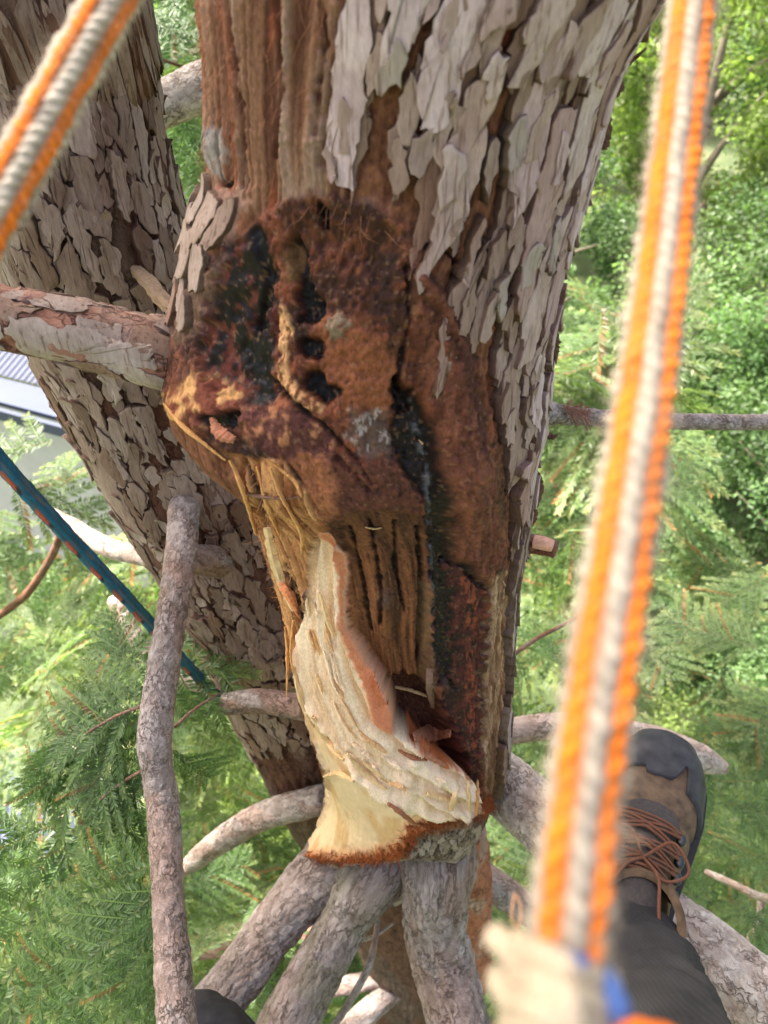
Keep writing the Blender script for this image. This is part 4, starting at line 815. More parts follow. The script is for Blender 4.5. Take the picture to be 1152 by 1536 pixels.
# ------------------------------------------------------------------ ropes
def rope_mesh(name, pts, dia, colA, colB, roll, pitch, n=700, nc=80, cols=8, fleck=None, depth=0.26, ext=0.35):
    a = np.array(pts, float)
    w3 = P(a[:, 0], a[:, 1], a[:, 2]); dv = (w3[0] - w3[1]) / np.linalg.norm(w3[0] - w3[1]); w3 = np.vstack([w3[0] + dv * ext, w3]) if ext else w3
    L = Limb.__new__(Limb); L.setup(spline(np.c_[w3, np.full(len(w3), dia / 2)], n))
    # frames: angle 0 towards the camera
    vw = np.array([0, 0, ZC]) - L.c; vw -= L.t * (vw * L.t).sum(1)[:, None]; vw /= np.linalg.norm(vw, axis=1)[:, None]
    L.u = vw; L.v = np.cross(L.t, vw)
    ang = np.linspace(0, 2 * math.pi, nc, endpoint=False); A_, S_ = np.meshgrid(ang, L.s)
    x = (A_ + roll) / (2 * math.pi) * cols; ci = np.floor(x).astype(int); lx = x - ci - 0.5
    par = ci % 2
    p = S_ / pitch + np.where(par == 0, 0.9, -0.9) * lx + 0.5 * par
    iy = np.floor(p).astype(int); ly = p - iy - 0.5
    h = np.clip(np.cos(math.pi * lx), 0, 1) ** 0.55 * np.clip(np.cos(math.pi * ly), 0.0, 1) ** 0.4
    rv = _T2[(iy * 7 + ci * 31) & 511, (ci * 13 + 5) & 511]
    th = fbm(lx * 8 + ci * 3.3, p * 2.2, 2, 60)
    hh = dia / 2 * (depth * (h - 1) + 0.12 * (rv - 0.5) + 0.08 * (th - 0.5))
    q, _ = L.at(A_.ravel(), S_.ravel(), hh.ravel())
    if fleck is None:
        c = np.where((par == 0)[..., None], colA, colB) * (0.82 + 0.3 * rv[..., None])
    else:
        c = np.tile(colA, A_.shape + (1,)) * (0.8 + 0.4 * rv[..., None])
        fl = ((iy + 2 * (ci // 2)) % 7 < 3) & ((ci % 8 == 1) | (ci % 8 == 4))
        c = np.where(fl[..., None], colB * (0.8 + .4 * rv[..., None]), c)
        dk = ((iy + 2 * (ci // 2)) % 7 == 3) & ((ci % 8 == 1) | (ci % 8 == 4)); c = np.where(dk[..., None], fleck, c)
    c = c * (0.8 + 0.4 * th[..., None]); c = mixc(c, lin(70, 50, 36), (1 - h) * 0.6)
    dirt = sstep(0.52, 0.75, fbm(A_ * 2, S_ / 0.03, 3, 61)); c = mixc(c, lin(120, 96, 74), dirt * 0.45)
    me = mesh_np(name, q, grid_faces(n, nc, True), np.clip(c, 0, 1).reshape(-1, 3))
    return me, L
M['rope'] = mat_attr('braided_rope', 2500, (1, 1, 1), 0.35, 0.0006, False, 0.8, 0.25, (0.85, 1.12))
OR, BE = lin(236, 122, 24), lin(198, 184, 164)
me, rL = rope_mesh('climbing_rope', [(1062, -220, .285, 0), (1038, 0, .247, 0), (1010, 240, .222, 0), (978, 500, .198, 0), (940, 760, .175, 0), (902, 1000, .158, 0), (872, 1220, .148, 0), (848, 1440, .140, 0), (838, 1520, .137, 0)], 0.0156, BE * .72, OR, math.pi / 4 - .22, 0.0046, 1300, 52)
rope = tag(link('climbing_rope', me, M['rope']), 'orange and beige braided rope running down into the beige hitch', 'rope')
me, rL2 = rope_mesh('climbing_rope', [(330, -280, .275, 0), (250, -130, .262, 0), (168, 0, .252, 0), (84, 150, .245, 0), (0, 305, .24, 0), (-90, 470, .236, 0), (-200, 680, .232, 0)], 0.0165, OR, BE, math.pi / 8 + math.pi / 4, 0.0038, 1100, 52)
rope2 = tag(link('climbing_rope', me, M['rope']), 'orange and white fuzzy braided rope slanting across the second stem', 'rope')
for Lr, ro_, sdd in ((rL, rope, 1), (rL2, rope2, 2)):
    r_ = np.random.default_rng(sdd); n = 7000
    ss = r_.uniform(0, Lr.s[-1], n); aa = r_.uniform(0, 2 * math.pi, n); rt, nm = Lr.at(aa, ss, np.zeros(n))
    hairs('rope_fuzz', rt, nm + r_.normal(size=(n, 3)) * 0.6, 0.0042, 0.00005, mat_simple('rope_fuzz', lin(206, 188, 164), .9), ro_, sdd + 5)
me, tL = rope_mesh('lowering_rope', [(-120, 560, .62, 0), (0, 692, .70, 0), (100, 802, .80, 0), (200, 908, .95, 0), (300, 1018, 1.16, 0), (395, 1108, 1.52, 0), (480, 1185, 1.9, 0)], 0.0165, lin(14, 100, 128), lin(180, 80, 64), 0.3, 0.0085, 460, 40, 8, lin(24, 40, 60), 0.10, 0.3)
trope = tag(link('lowering_rope', me, M['rope']), 'teal rope with red flecks passing behind the bare branch', 'rope')

# beige friction hitch wrapped round the orange rope
hitch = thing('friction_hitch', 'beige cord hitch wrapped round the orange rope with blue whipping', 'hitch', tuple(P(835, 1530, .137)))
def tube(name, pts, r, mat, parent, n=120, nc=20):
    L = Limb.__new__(Limb); c = spline(np.asarray(pts, float), n); L.setup(np.c_[c, np.full(n, r)])
    A_, S_ = np.meshgrid(np.linspace(0, 2 * math.pi, nc, endpoint=False), L.s)
    h = r * 0.10 * np.sin(A_ * 6 + S_ / r * 2.5) * np.cos(A_ * 6 - S_ / r * 2.5)
    q, _ = L.at(A_.ravel(), S_.ravel(), h.ravel())
    k = np.arange(nc); k2 = (k + 1) % nc; e0 = len(q)
    q = np.vstack([q, L.c[0] - L.t[0] * r * .5, L.c[-1] + L.t[-1] * r * .5])
    return link(name, mesh_np(name, q, [grid_faces(n, nc, True), np.stack([np.full(nc, e0), k2, k], -1), np.stack([np.full(nc, e0 + 1), (n - 1) * nc + k, (n - 1) * nc + k2], -1)]), mat, parent)
M['cord'] = mat_simple('beige_cord', lin(176, 158, 134), .85, 900, (.7, 1.15), .4, .001)
M['bluecord'] = mat_simple('blue_whipping', lin(70, 96, 150), .8, 700)
M['orangecord'] = mat_simple('orange_cord', lin(228, 112, 22), .8, 700)
def HP(lst): return [P(u, v, d) for u, v, d in lst]
for k, (v0, dd) in enumerate(((1432, 0), (1470, -.004), (1508, -.007), (1548, -.008), (1590, -.008))):
    tube('cord_turn', HP([(778 - 3 * k, v0 - 14, .150), (800 - 3 * k, v0, .138 + dd), (846 - 3 * k, v0 + 22, .130 + dd), (892 - 2 * k, v0 + 40, .138 + dd), (912, v0 + 46, .150)]), .0029, M['cord'], hitch)
tube('cord_tail', HP([(742, 1404, .150), (766, 1428, .145), (790, 1470, .140), (800, 1530, .138), (796, 1640, .14)]), .0026, M['cord'], hitch)
tube('cord_tail', HP([(752, 1470, .152), (772, 1500, .142), (815, 1540, .132), (870, 1570, .132), (900, 1640, .14)]), .0030, M['cord'], hitch)
tube('cord_tail', HP([(820, 1448, .140), (846, 1490, .125), (856, 1540, .122), (850, 1640, .126)]), .0026, M['cord'], hitch)
tube('whipping', HP([(828, 1440, .138), (856, 1446, .130), (884, 1456, .138)]), .0020, M['bluecord'], hitch)
tube('whipping', HP([(896, 1462, .140), (912, 1492, .134), (922, 1526, .134), (930, 1590, .14)]), .0028, M['bluecord'], hitch)
tube('rope_tail', HP([(905, 1575, .135), (950, 1562, .130), (1000, 1572, .13), (1050, 1610, .13)]), .0032, M['orangecord'], hitch)
r_ = np.random.default_rng(3); n = 900
rt = P(r_.uniform(745, 915, n), r_.uniform(1410, 1560, n), r_.uniform(.128, .148, n)); hairs('cord_fuzz', rt, r_.normal(size=(n, 3)), .004, .00006, M['cord'], hitch, 9)
# small brass-coloured ring hanging beside the hitch
tube('loop', HP([(772, 1340, .30), (768, 1375, .30), (776, 1392, .30), (782, 1366, .30), (776, 1345, .30)]), .0006, mat_simple('pale_thread', lin(150, 110, 80), .7), hitch, 50, 8)

# ------------------------------------------------------------------ the climber: boots and trousers
person = thing('person', 'climber in dark grey work trousers and worn brown leather boots, standing on a limb', 'person', (0.12, 0.2, ZC - 1.0))
M['leather'] = mat_simple('brown_nubuck', lin(90, 72, 54), .9, 70, (.45, 1.5), .35, .0012)
M['rubber'] = mat_simple('scuffed_rubber', lin(42, 41, 42), .65, 60, (.55, 1.9), .2, .0008)
M['sole'] = mat_simple('black_sole', lin(44, 42, 42), .8, 150)
M['tongue'] = mat_simple('dark_tongue', lin(62, 56, 52), .9, 260, (.75, 1.25))
M['lace'] = mat_simple('russet_lace', lin(104, 66, 46), .8, 1500, (.6, 1.25))
M['hook'] = mat_simple('steel_hook', lin(70, 70, 72), .35, 100, (.85, 1.1), 0, 0, .5, 1.0)
BL = 0.325
def boot_w(u): return 0.001 + np.interp(u, [0, .03, .08, .16, .28, .4, .55, .7, .85, .95, 1.0], [.012, .028, .041, .050, .0535, .050, .043, .038, .036, .030, .012])
def boot_h(u): return np.interp(u, [0, .05, .12, .25, .38, .5, .62, .72, .85, 1.0], [.024, .042, .048, .050, .058, .070, .088, .10, .10, .09])
def boot_pt(u, a, off=0.0):
    """u 0 toe .. 1 heel, a -1 (one side) .. 1 (other side); local x across, y forward (toe +), z up"""
    u, a = np.broadcast_arrays(np.asarray(u, float), np.asarray(a, float))
    w = boot_w(u) + off; h = boot_h(u) + off; ph = a * math.pi / 2 * 1.02
    x = w * np.sign(np.sin(ph)) * np.abs(np.sin(ph)) ** 0.85; z = 0.022 + h * np.abs(np.cos(ph)) ** 0.75 * np.where(np.abs(a) > .98, 0.2, 1)
    return np.stack([x - 0.008 * np.sin(u * 3.0), BL * (1 - u) + off * (u < .05) , z], -1)
def make_boot(loc, yaw, label, mirror=1, pitch=0.0):
    root = bpy.data.objects.new('boot', None); COL.objects.link(root); root.parent = person; root['label'] = label
    root.matrix_parent_inverse = Matrix.Translation(-Vector(person.location))
    root.location = loc; root.rotation_euler = (pitch, 0, yaw); root.scale = (mirror * 1.18, 1.14, 1.14)
    def part(name, me, mat):
        o = bpy.data.objects.new(name, me); COL.objects.link(o); o.parent = root
        if not me.materials: me.materials.append(mat)
        return o
    us = np.linspace(0, 1, 90); aa = np.linspace(-1, 1, 61); U_, A_ = np.meshgrid(us, aa, indexing='ij')
    dent = 0.0022 * (fbm(U_ * 9, A_ * 4, 3, 70) - .5) - 0.003 * np.exp(-((U_ - .40 + .03 * A_) / .015) ** 2) - .002 * np.exp(-((U_ - .46 - .03 * A_) / .012) ** 2)
    v = boot_pt(U_, A_, dent)
    part('upper', mesh_np('upper', v.reshape(-1, 3), grid_faces(90, 61)), M['leather'])
    # rubber toe cap with a ragged rear edge and a worn notch
    nA_ = 81; aa = np.linspace(-1, 1, nA_)
    edge = 0.235 + 0.10 * np.abs(aa) ** 1.5 - 0.095 * np.exp(-((aa - .28) / .09) ** 2) * (aa < .34) - .02 * (aa < -.1) + 0.008 * (n2(aa * 14, aa * 0, 72) - .5)
    rows = []
    for f in np.linspace(0, 1, 26): rows.append(boot_pt(f * edge, aa, 0.0035 + 0 * aa))
    rows.append(boot_pt(edge + .004, aa, 0.0002 + 0 * aa))
    v = np.stack(rows); part('toe_cap', mesh_np('toe_cap', v.reshape(-1, 3), grid_faces(27, nA_)), M['rubber'])
    # sole: welt and tread
    uo = np.r_[np.linspace(0, 1, 60)]; ww = boot_w(uo) + .006
    lx = np.r_[ww, -ww[::-1]] - 0.008 * np.sin(np.r_[uo, uo[::-1]] * 3.0); ly = BL * (1 - np.r_[uo, uo[::-1]]) + np.r_[np.where(uo < .03, .006, 0), np.where(uo[::-1] < .03, .006, 0)]
    n = len(lx); lug = 1 + .03 * (np.sin(np.arange(n) * 1.6) > 0)
    rr = [np.stack([lx, ly, np.full(n, .028)], -1), np.stack([lx * 1.02, ly, np.full(n, .020)], -1), np.stack([lx * lug, ly, np.full(n, .016)], -1), np.stack([lx * lug * .98, ly, np.full(n, 0.0)], -1)]
    ctr = np.array([[0, BL * .5, .028], [0, BL * .5, 0]]); v = np.vstack(rr + [ctr]); k = np.arange(n); k2 = (k + 1) % n
    part('sole', mesh_np('sole', v, [grid_faces(4, n, True), np.stack([np.full(n, 4 * n), k, k2], -1), np.stack([np.full(n, 4 * n + 1), 3 * n + k2, 3 * n + k], -1)], smooth=False), M['sole'])
    # tongue and eyelet stay
    U_, A_ = np.meshgrid(np.linspace(.43, .80, 30), np.linspace(-.36, .36, 21), indexing='ij')
    v = boot_pt(U_, A_ * (1 - .0 * U_), 0.004 - .004 * np.abs(A_ / .36) ** 4 + .003 * (fbm(U_ * 12, A_ * 5, 2, 73) - .5))
    part('tongue', mesh_np('tongue', v.reshape(-1, 3), grid_faces(30, 21)), M['tongue'])
    U_, A_ = np.meshgrid(np.linspace(.36, .47, 16), np.linspace(-.3, .42, 21), indexing='ij')
    sh = 1 - ((A_ - .06) / .36) ** 2
    v = boot_pt(.47 - (.47 - U_) * np.sqrt(np.clip(sh, 0, 1)), A_, 0.0032 + 0 * A_)
    part('stay', mesh_np('stay', v.reshape(-1, 3), grid_faces(16, 21)), M['tongue'])
    # collar
    th_ = np.linspace(0, 2 * math.pi, 40, endpoint=False); rings = []
    for k_, (rx, ry, cy, z) in enumerate(((.038, .050, .075, .09), (.038, .048, .07, .11), (.038, .046, .06, .125), (.036, .044, .06, .13), (.030, .038, .06, .125))):
        rings.append(np.stack([rx * np.cos(th_), cy + ry * np.sin(th_), np.full(40, z)], -1))
    part('collar', mesh_np('collar', np.stack(rings).reshape(-1, 3), grid_faces(5, 40, True)), M['leather'])
    # hooks and laces
    hk = [(.46, -.42), (.46, .40), (.54, -.46), (.54, .46), (.61, -.47), (.61, .47), (.68, -.48), (.68, .48)]
    hp_ = [boot_pt(u, a, .006) for u, a in hk]
    for q in hp_:
        th1, th2 = np.meshgrid(np.linspace(0, math.pi, 8), np.linspace(0, 2 * math.pi, 12, endpoint=False), indexing='ij')
        v = q + np.stack([.0052 * np.sin(th1) * np.cos(th2), .0075 * np.sin(th1) * np.sin(th2), .0042 * np.cos(th1)], -1)
        part('lace_hook', mesh_np('lace_hook', v.reshape(-1, 3), grid_faces(8, 12, True)), M['hook'])
    def lace(pts):
        n_ = 30; c = spline(np.asarray(pts), n_); L = Limb.__new__(Limb); L.setup(np.c_[c, np.full(n_, .0015)])
        A2, S2 = np.meshgrid(np.linspace(0, 2 * math.pi, 8, endpoint=False), L.s)
        q, _ = L.at(A2.ravel(), S2.ravel(), np.zeros(A2.size)); part('lace', mesh_np('lace', q, grid_faces(n_, 8, True)), M['lace'])
    for a_, b_ in ((0, 1), (0, 3), (1, 2), (2, 5), (3, 4), (4, 7), (5, 6), (6, 7)):
        p0, p1 = hp_[a_], hp_[b_]; ua = (hk[a_][0] + hk[b_][0]) / 2; mid = boot_pt(ua, (hk[a_][1] + hk[b_][1]) / 2, .009)
        for dx in (0, .0045): lace([p0 + (0, dx, .002), (p0 + mid) / 2 + (0, dx, .006), mid + (0, dx, .001), (p1 + mid) / 2 + (0, dx, .006), p1 + (0, dx, .002)])
    kq = boot_pt(.64, 0, .012)
    for s_g in (-1, 1):
        for w_ in (1.0,): lace([kq, kq + np.array([s_g * .02, .015, .018]) * w_, kq + np.array([s_g * .038, -.004, .012]) * w_, kq + np.array([s_g * .02, -.018, .006]) * w_, kq])
    lace([kq, kq + (.014, -.02, .012), kq + (.02, -.05, .01), kq + (.03, -.075, -.01)]); lace([kq, kq + (-.014, -.02, .012), kq + (-.025, -.05, .008), kq + (-.03, -.07, -.015)])
    return root
toe = P(998, 1116, 1.06); YAW = R(-25)
bl_ = Vector((toe[0], toe[1], 0)) - Vector((-math.sin(YAW) * BL, math.cos(YAW) * BL, 0)) * 1.14
SOLE_Z = toe[2] - 0.032
boot_r = make_boot((bl_.x, bl_.y, SOLE_Z), YAW, 'worn brown boot with scuffed rubber toe cap and russet laces beside the orange rope')
toe2 = P(278, 1506, 1.02); YAW2 = R(28)
b2 = Vector((toe2[0], toe2[1], 0)) - Vector((-math.sin(YAW2) * BL, math.cos(YAW2) * BL, 0)) * 1.14
boot_l = make_boot((b2.x, b2.y, toe2[2] - .028), YAW2, 'dark rounded toe of the other boot at the foot of the bare branch', -1)
# webbing strap on the heel side
strap_mat = mat_simple('grey_webbing', lin(168, 160, 146), .9, 600, (.7, 1.2), .5, .001)
def box_strip(name, pts, w, th_, mat, parent):
    p = spline(np.asarray(pts, float), 24); t = np.gradient(p, axis=0); t /= np.linalg.norm(t, axis=1)[:, None]
    up = np.array([0, 0.2, 1.0]); sd_ = np.cross(t, up); sd_ /= np.linalg.norm(sd_, axis=1)[:, None]; nn = np.cross(sd_, t)
    v = np.stack([p + sd_ * w + nn * th_, p - sd_ * w + nn * th_, p - sd_ * w - nn * th_, p + sd_ * w - nn * th_], 1).reshape(-1, 3)
    return link(name, mesh_np(name, v, [grid_faces(24, 4, True), np.array([[0, 1, 2, 3], [95, 94, 93, 92]])], smooth=False), mat, parent)
box_strip('boot_strap', HP([(970, 1395, .865), (992, 1398, .86), (1012, 1396, .865), (1020, 1400, .88)]), .011, .0015, strap_mat, person)
# trousers: one continuous cloth, ankle to hip on both sides
M['cloth'] = None
m, t, b = new_mat('dark_twill')
tc = N(t, 'ShaderNodeTexCoord'); wv = N(t, 'ShaderNodeTexWave'); wv.inputs['Scale'].default_value = 150; wv.bands_direction = 'DIAGONAL'; t.links.new(tc.outputs['Object'], wv.inputs[0])
wv2 = N(t, 'ShaderNodeTexWave'); wv2.inputs['Scale'].default_value = 190; wv2.bands_direction = 'X'; t.links.new(tc.outputs['Object'], wv2.inputs[0])
mm_ = N(t, 'ShaderNodeMath', operation='MULTIPLY'); t.links.new(wv.outputs[1], mm_.inputs[0]); t.links.new(wv2.outputs[1], mm_.inputs[1])
rr_ = ramp(t, mm_.outputs[0], [(0.0, lin(44, 42, 41)), (1.0, lin(54, 51, 49))]); nz = noise(t, 40, 3); r3 = ramp(t, nz.outputs[0], [(.3, (.8, .8, .8)), (.7, (1.15, 1.15, 1.15))])
t.links.new(mul(t, rr_.outputs[0], r3.outputs[0]), b.inputs['Base Color']); b.inputs['Roughness'].default_value = .95; b.inputs['Specular IOR Level'].default_value = .15
bump(t, b, nz.outputs[0], .3, .004); M['cloth'] = m
def leg_verts(pts, n=150, nc=64, seed=0):
    c = spline(np.asarray(pts, float), n); L = Limb.__new__(Limb); L.setup(c)
    A_, S_ = np.meshgrid(np.linspace(0, 2 * math.pi, nc, endpoint=False), L.s)
    w = 0.5 * np.sin(A_ * 2 + seed); fold = ridg(S_ / .055 + w + 0.6 * n2(A_ * 1.3, S_ / .05, seed), np.cos(A_) * .8 + np.sin(A_) * .5 + 3, 2, seed)
    h = .030 * (fold - .5) + .010 * (n2(np.cos(A_) * 2 + 5, S_ / .04, seed + 3) - .5)
    q, _ = L.at(A_.ravel(), S_.ravel(), h.ravel()); return q, grid_faces(n, nc, True)
bxy = lambda bo, y, z: np.array(bo.matrix_basis @ Vector((0, y, z)))
def bpos(loc, yaw, x, y, z): return np.array([loc[0] + math.cos(yaw) * x - math.sin(yaw) * y, loc[1] + math.sin(yaw) * x + math.cos(yaw) * y, loc[2] + z])
ra_ = bpos((bl_.x, bl_.y, SOLE_Z), YAW, 0, .035, .10); la_ = bpos((b2.x, b2.y, toe2[2] - .028), YAW2, 0, .06, .11)
mid_r = P(1005, 1590, .60); mid_l = P(250, 1720, .8)
def J(p, r): return list(p) + [r]
knee_r = np.array([.16, -.02, ZC - .50]); knee_l = np.array([-.16, -.10, ZC - .62])
q1, f1_ = leg_verts([J(ra_ + (0, .0, -.005), .060), J(ra_ * .8 + knee_r * .2, .062), J(ra_ * .45 + knee_r * .55, .064), J(knee_r, .072), J((.15, -.18, ZC - .44), .092), J((.10, -.38, ZC - .40), .105), J((.06, -.5, ZC - .36), .11)], 220, 72, 1)
q2, f2_ = leg_verts([J(la_, .060), J(la_ * .7 + knee_l * .3, .066), J(la_ * .4 + knee_l * .6, .072), J(knee_l, .08), J((-.11, -.24, ZC - .52), .092), J((-.04, -.36, ZC - .40), .105), J((.04, -.5, ZC - .36), .11)], 160, 56, 2)
link('trousers', mesh_np('trousers', np.vstack([q1, q2]), [f1_, f2_ + len(q1)]), M['cloth'], person)

# ------------------------------------------------------------------ conifer sprays
def frond_arrays(Ln=.17, nside=8, needle=.015, sp=.0032, nw=.0011, seed=0, droop=.12, brown=0.0):
    r_ = np.random.default_rng(seed); tw = []
    def curve(p0, d0, L, n, dr):
        s = np.linspace(0, 1, n)[:, None]; p = p0 + d0 * L * s; p[:, 2] -= dr * L * (s[:, 0] ** 2); return p
    main = curve(np.zeros(3), np.array([1.0, 0, 0]), Ln, 16, droop); tw.append((main, 1.0))
    for i in range(nside * 2):
        f = .10 + .82 * (i // 2 + .5 * (i % 2)) / nside; side = 1 if i % 2 else -1
        p0 = np.array([np.interp(f, np.linspace(0, 1, 16), main[:, j]) for j in range(3)])
        a = R(r_.uniform(38, 58)) * side; L = Ln * (.16 + .48 * math.sin(math.pi * min(1, .22 + f * .82))) * r_.uniform(.7, 1.15)
        tw.append((curve(p0, np.array([math.cos(a), math.sin(a), r_.uniform(-.1, .1)]), L, 8, droop * 1.3), .9))
    V_, C_, F4, base = [], [], [], 0
    for ti, (p, sc) in enumerate(tw):
        L = np.r_[0, np.cumsum(np.linalg.norm(np.diff(p, axis=0), axis=1))]; n = max(4, int(L[-1] / sp)); s = np.linspace(.02 * L[-1], L[-1], n)
        q = np.stack([np.interp(s, L, p[:, j]) for j in range(3)], -1); t_v = np.gradient(q, axis=0); t_v /= np.linalg.norm(t_v, axis=1)[:, None]
        up = np.array([0, 0, 1.0]); sd_ = np.cross(up, t_v); sd_ /= np.linalg.norm(sd_, axis=1)[:, None]; nn = np.cross(t_v, sd_)
        fr = s / L[-1]; nl = needle * sc * np.clip(np.minimum(.45 + fr * 2.2, 1.0) * (1.12 - fr * .55), .25, 1)
        for sg in (1, -1):
            ang = R(62) - R(26) * fr + r_.normal(0, .10, n); el = r_.normal(.12, .14, n)
            d = t_v * np.cos(ang)[:, None] + sd_ * (sg * np.sin(ang))[:, None] + nn * el[:, None]; d /= np.linalg.norm(d, axis=1)[:, None]
            wv_ = np.cross(d, nn); wv_ /= np.linalg.norm(wv_, axis=1)[:, None]; wv_ = wv_ + nn * r_.normal(0, .35, n)[:, None]
            l = (nl * r_.uniform(.85, 1.12, n))[:, None]
            quad = np.stack([q, q + d * l * .45 + wv_ * nw, q + d * l - nn * l * .06, q + d * l * .45 - wv_ * nw], 1)
            V_.append(quad.reshape(-1, 3)); F4.append(base + np.arange(n)[:, None] * 4 + np.arange(4)[None]); base += 4 * n
            tone = r_.uniform(.7, 1.25, n)[:, None] * (0.85 + .5 * fr[:, None] ** 2); c = np.repeat(np.array([[1.0, 1, 1]]) * tone, 4, 0)
            c[:, 0] *= 1 + .35 * np.repeat(fr ** 3, 4); C_.append(c)
            if brown and r_.random() < brown: C_[-1] = c * np.array([1.7, .75, .8])
        # the twig itself
        w = .0011 * sc; kk_ = np.unique(np.r_[np.arange(0, n, 5), n - 1]); q, sd_, nn = q[kk_], sd_[kk_], nn[kk_]; n = len(kk_)
        strip = np.stack([q + sd_ * w, q - sd_ * w, q - nn * w * 1.5], 1).reshape(-1, 3); V_.append(strip); F4.append(grid_faces(n, 3, True, base)); base += 3 * n
        C_.append(np.tile(np.array([[1.5, 1.0, .8]]) if ti == 0 else np.array([[1.3, 1.3, .8]]), (3 * n, 1)))
    return np.vstack(V_), np.vstack(F4), np.vstack(C_)
FR_NEAR = [frond_arrays(.19, 6, .020, .0040, .0019, s, .13, .05) for s in (1, 2, 3)]
FR_MID = [frond_arrays(.20, 6, .022, .0052, .0024, s, .14, .04) for s in (4, 5, 6, 7)]
near_me = [mesh_np('spray', *FR_NEAR[k][:2], FR_NEAR[k][2], smooth=False) for k in range(3)]
for me in near_me: me.materials.append(M['needle'])
near_pale = [me.copy() for me in near_me]
for me in near_pale: me.materials.clear(); me.materials.append(M['needle_pale'])
def basis(x, nrm):
    x = x / np.linalg.norm(x); z = nrm - x * (nrm @ x); z /= np.linalg.norm(z); return np.stack([x, np.cross(z, x), z], 1)
rf = np.random.default_rng(77)
def spray(u0, v0, d0, u1, v1, d1, parent, scale=None, pale=False):
    a, b = P(u0, v0, d0), P(u1, v1, d1); L = np.linalg.norm(b - a)
    nrm = np.array([0, -.35, 1.0]) + rf.normal(0, .25, 3); Bm = basis(b - a, nrm) * (L / .19 if scale is None else scale)
    o = bpy.data.objects.new('spray', (near_pale if pale else near_me)[rf.integers(3)]); COL.objects.link(o)
    mw = Matrix([[*Bm[0], a[0]], [*Bm[1], a[1]], [*Bm[2], a[2]], [0, 0, 0, 1]])
    o.parent = parent; o.matrix_basis = mw
    return o
# hand-placed sprays on the bare drooping branch and its side twigs
for l in [(250, 1320, .82, 90, 1480, .80), (235, 1365, .81, 175, 1520, .78), (240, 1340, .82, 120, 1400, .86), (250, 1400, .80, 215, 1560, .76), (225, 1300, .84, 95, 1345, .90),
          (215, 1060, .90, 60, 1110, .92), (190, 1080, .92, 110, 1220, .90), (215, 1075, .90, 40, 1180, 1.0), (212, 1050, .92, 110, 1010, 1.0), (190, 1010, 1.05, 165, 905, 1.1), (205, 1000, 1.05, 120, 965, 1.1), (225, 1060, .92, 195, 1180, .9),
          (258, 1125, .95, 320, 1175, .98), (228, 1150, .9, 150, 1270, .92), (220, 1180, .9, 90, 1250, .96), (250, 1250, .86, 160, 1330, .9), (200, 1440, .82, 60, 1540, .85),
          (120, 1130, .95, 20, 1170, 1.0), (90, 1100, .95, 60, 1210, .95), (140, 1340, .88, 40, 1420, .92), (110, 1420, .85, 20, 1500, .9)]:
    spray(*l, b_vert)
for u0, v0, u1, v1 in [(250, 1320, 210, 1375), (215, 1058, 130, 1100), (228, 1148, 150, 1200), (262, 1090, 330, 1040)]:
    d0 = .84 if v0 > 1200 else .9
    L = Limb([(u0, v0, d0, 6), ((u0 + u1) / 2, (v0 + v1) / 2 - 4, d0, 5), (u1, v1, d0, 4)], 20)
    o = link('twig', L.mesh('twig', 8, 'brown', .006, .0003), M['limb'], b_vert)
dry = near_me[0].copy(); dry.materials.clear(); dry.materials.append(mat_simple('dry_needles', lin(112, 72, 52), .9, 60))
for l in [(842, 608, .75, 890, 622, .76)]:
    o = spray(*l, b_r1); o.data = dry; o['label'] = 'dry russet sprig lying on the grey branch'
# lower sprays hanging from the other limbs
def sprays_in(n, x0, x1, y0, y1, d0, d1, parent, pale=.5, sc=(.9, 1.35), ok=None):
    k = 0
    while k < n:
        u, v = rf.uniform(x0, x1), rf.uniform(y0, y1)
        if ok is not None and not ok(u, v): continue
        d = rf.uniform(d0, d1); a = P(u, v, d)
        dr = np.array([rf.normal(0, 1), rf.normal(0, 1), rf.normal(-.25, .35)]); dr /= np.linalg.norm(dr); Bm = basis(dr, np.array([0, -.3, 1.0]) + rf.normal(0, .35, 3)) * rf.uniform(*sc)
        if not clear(a, dr, .2 * np.linalg.norm(Bm[:, 0])): continue
        o = bpy.data.objects.new('spray', (near_pale if rf.random() < pale else near_me)[rf.integers(3)]); COL.objects.link(o)
        o.parent = parent; o.matrix_basis = Matrix([[*Bm[0], a[0]], [*Bm[1], a[1]], [*Bm[2], a[2]], [0, 0, 0, 1]]); k += 1
holes = [(100, 1110, 30, 40), (20, 560, 190, 80)]
def clear(a, dr, L):
    for f in (0, .5, 1.0):
        u, v, _ = proj(a + dr / np.linalg.norm(dr) * L * f)
        if not okL(u, v): return False
    return True
okL = lambda u, v: all(((u - a) / c) ** 2 + ((v - b_) / d) ** 2 > 1 for a, b_, c, d in holes)
sprays_in(56, -80, 470, 860, 1580, 1.8, 2.8, b_h1, .65, ok=okL)
sprays_in(16, -60, 215, 960, 1560, 1.05, 1.5, b_vert, .4, ok=okL)
sprays_in(56, 780, 1220, 860, 1580, 1.75, 2.9, b_foot, .75)
sprays_in(8, 1060, 1230, 1130, 1420, 1.35, 1.6, b_foot, .75)
sprays_in(26, 400, 800, 1300, 1580, 2.4, 3.2, b_h3, .3)
sprays_in(12, 200, 310, -20, 330, 1.5, 2.2, stem, .4)
